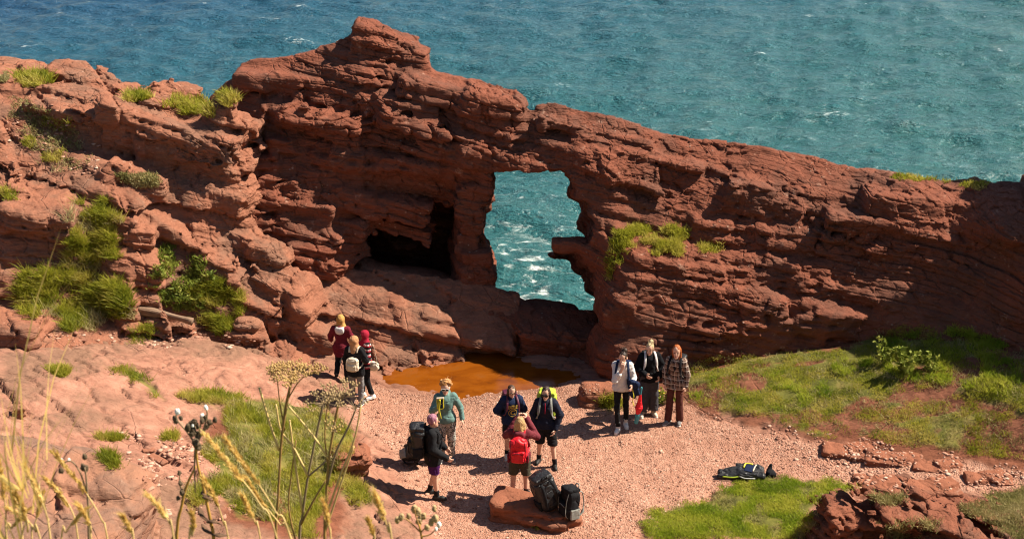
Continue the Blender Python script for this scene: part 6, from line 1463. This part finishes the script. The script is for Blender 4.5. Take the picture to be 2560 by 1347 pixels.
seedheads(kd, [(994, 1300, .9), (1003, 1292, .9), (1022, 1290, .8), (1036, 1272, 1), (1045, 1280, 1), (1052, 1292, .9), (1048, 1304, 1), (1060, 1290, .8), (1085, 1270, .8), (1088, 1296, 1), (1078, 1306, .9), (1068, 1318, .8)], 'seed2', Y5, 9, .010); seedheads(kd, [(1097, 1312, .9), (1090, 1322, .6)], 'fluff', Y5, 10)

# ---- tall dry grass stalks, each a plant of its own
def straw(L, Y, w_, seed, label, headfrac=.42):
    P = rooted(L, Y); r0 = plant_root('grass_stalk', label, 'grass stalk', P, 'tall dry grass stalks in front')
    child_tube(r0, 'stem', P, [.0026, .002, .0012], 'stalk_pale', 5)
    Pn = np.array(P[1:]); t = np.r_[0, np.cumsum(np.linalg.norm(np.diff(Pn, axis=0), axis=1))]; T = t[-1]; r = np.random.default_rng(seed); n = 34
    tt = np.linspace(T * (1 - headfrac), T, n); C = np.stack([np.interp(tt, t, Pn[:, q]) for q in range(3)], 1); N = np.tile((Pn[-1] - Pn[-2]) / np.linalg.norm(Pn[-1] - Pn[-2]), (n, 1))
    o = blades('seed_head', None, C - np.array(r0.location), N, (.014, .026), .0026 * w_, M['straw'], seed, per=7, spread=.0022 * w_, lean=.28, wind=(.0, 0), up=.0, kind=None, cat=None, segs=2); o.parent = r0
LAB = ['dry golden grass stalk crowded with others in the bottom left corner', 'dry golden grass stalk leaning left across the grassy gully']
big = [([(700, 1370), (650, 1260), (590, 1180), (512, 1085)], 1.7), ([(735, 1370), (690, 1280), (640, 1200), (562, 1095)], 1.5), ([(575, 1370), (560, 1310), (540, 1250), (508, 1195)], 1.3), ([(655, 1370), (640, 1310), (622, 1270), (605, 1238)], 1.2), ([(740, 1375), (700, 1310), (660, 1260), (612, 1190)], 1.2)]
far_ = ['longest dry stalk crossing in front of the knapweed and the gully', 'long dry stalk just right of the longest one', 'short dry stalk in front of the big slab edge, right of the knapweed', 'short dry stalk at the foot of the left umbel plant', 'dry stalk ending low between the two long leaning ones']
for i, (L, w_) in enumerate(big): straw(L, 3.1 + .1 * i, w_, 900 + i, far_[i])
r = np.random.default_rng(55)
left_ = [([(275, 1380), (255, 1300), (200, 1210), (135, 1130)], 1.3), ([(200, 1380), (185, 1290), (150, 1230), (112, 1195)], 1.1), ([(440, 1380), (425, 1310), (400, 1270), (372, 1240)], 1.1), ([(130, 1380), (120, 1300), (95, 1230), (62, 1165)], 1.2), ([(20, 1380), (15, 1290), (8, 1215), (-4, 1150)], 1.3), ([(60, 1380), (52, 1290), (30, 1230), (6, 1190)], 1.2),
         ([(150, 1380), (165, 1330), (195, 1290), (215, 1270)], 1.0), ([(80, 1380), (85, 1320), (98, 1270), (108, 1228)], 1.0), ([(45, 1380), (70, 1330), (60, 1270), (40, 1235)], 1.0), ([(110, 1380), (90, 1330), (60, 1290), (20, 1270)], 1.0), ([(230, 1380), (228, 1330), (215, 1290), (196, 1262)], 1.0), ([(10, 1380), (30, 1320), (50, 1290), (66, 1275)], .9),
         ([(470, 1390), (480, 1340), (486, 1310), (478, 1280)], .9), ([(340, 1390), (332, 1340), (322, 1310), (306, 1290)], .9), ([(985, 1390), (972, 1330), (955, 1275), (935, 1232)], 1.4), ([(940, 1390), (936, 1350), (930, 1325), (922, 1300)], 1.2), ([(830, 1390), (825, 1330), (818, 1290), (806, 1250)], 1.1)]
labs = ['leaning dry stalk reaching highest over the big smooth slab', 'dry stalk second highest over the big smooth slab', 'lone dry stalk at the right end of the big smooth slab'] + [LAB[0]] * 9 + ['short dry stalk below the small leaning knapweed', 'short dry stalk over the lower rim of the big smooth slab', 'taller of two dry stalks left of the brown knapweed cluster', 'shorter of two dry stalks left of the brown knapweed cluster', 'short dry stalk among the stems of the umbel plants']
for i, (L, w_) in enumerate(left_): straw(L, r.uniform(2.6, 3.3), w_, 930 + i, labs[i])
n = 520; B = []
for i in range(n):
    px = abs(r.normal(0, 95)) - 25; B.append(down(*atY(px, 1420, r.uniform(2.3, 3.0))[:2]))
B = np.array(B); B[:, 2] += 0
blades('grass', 'dense dry grass blades at the very bottom left corner', B, np.tile([0, 0, 1.], (n, 1)), (.28, .60), .0045, M['straw'], 990, per=3, spread=.03, lean=.25, wind=(.12, 0), up=1.0)
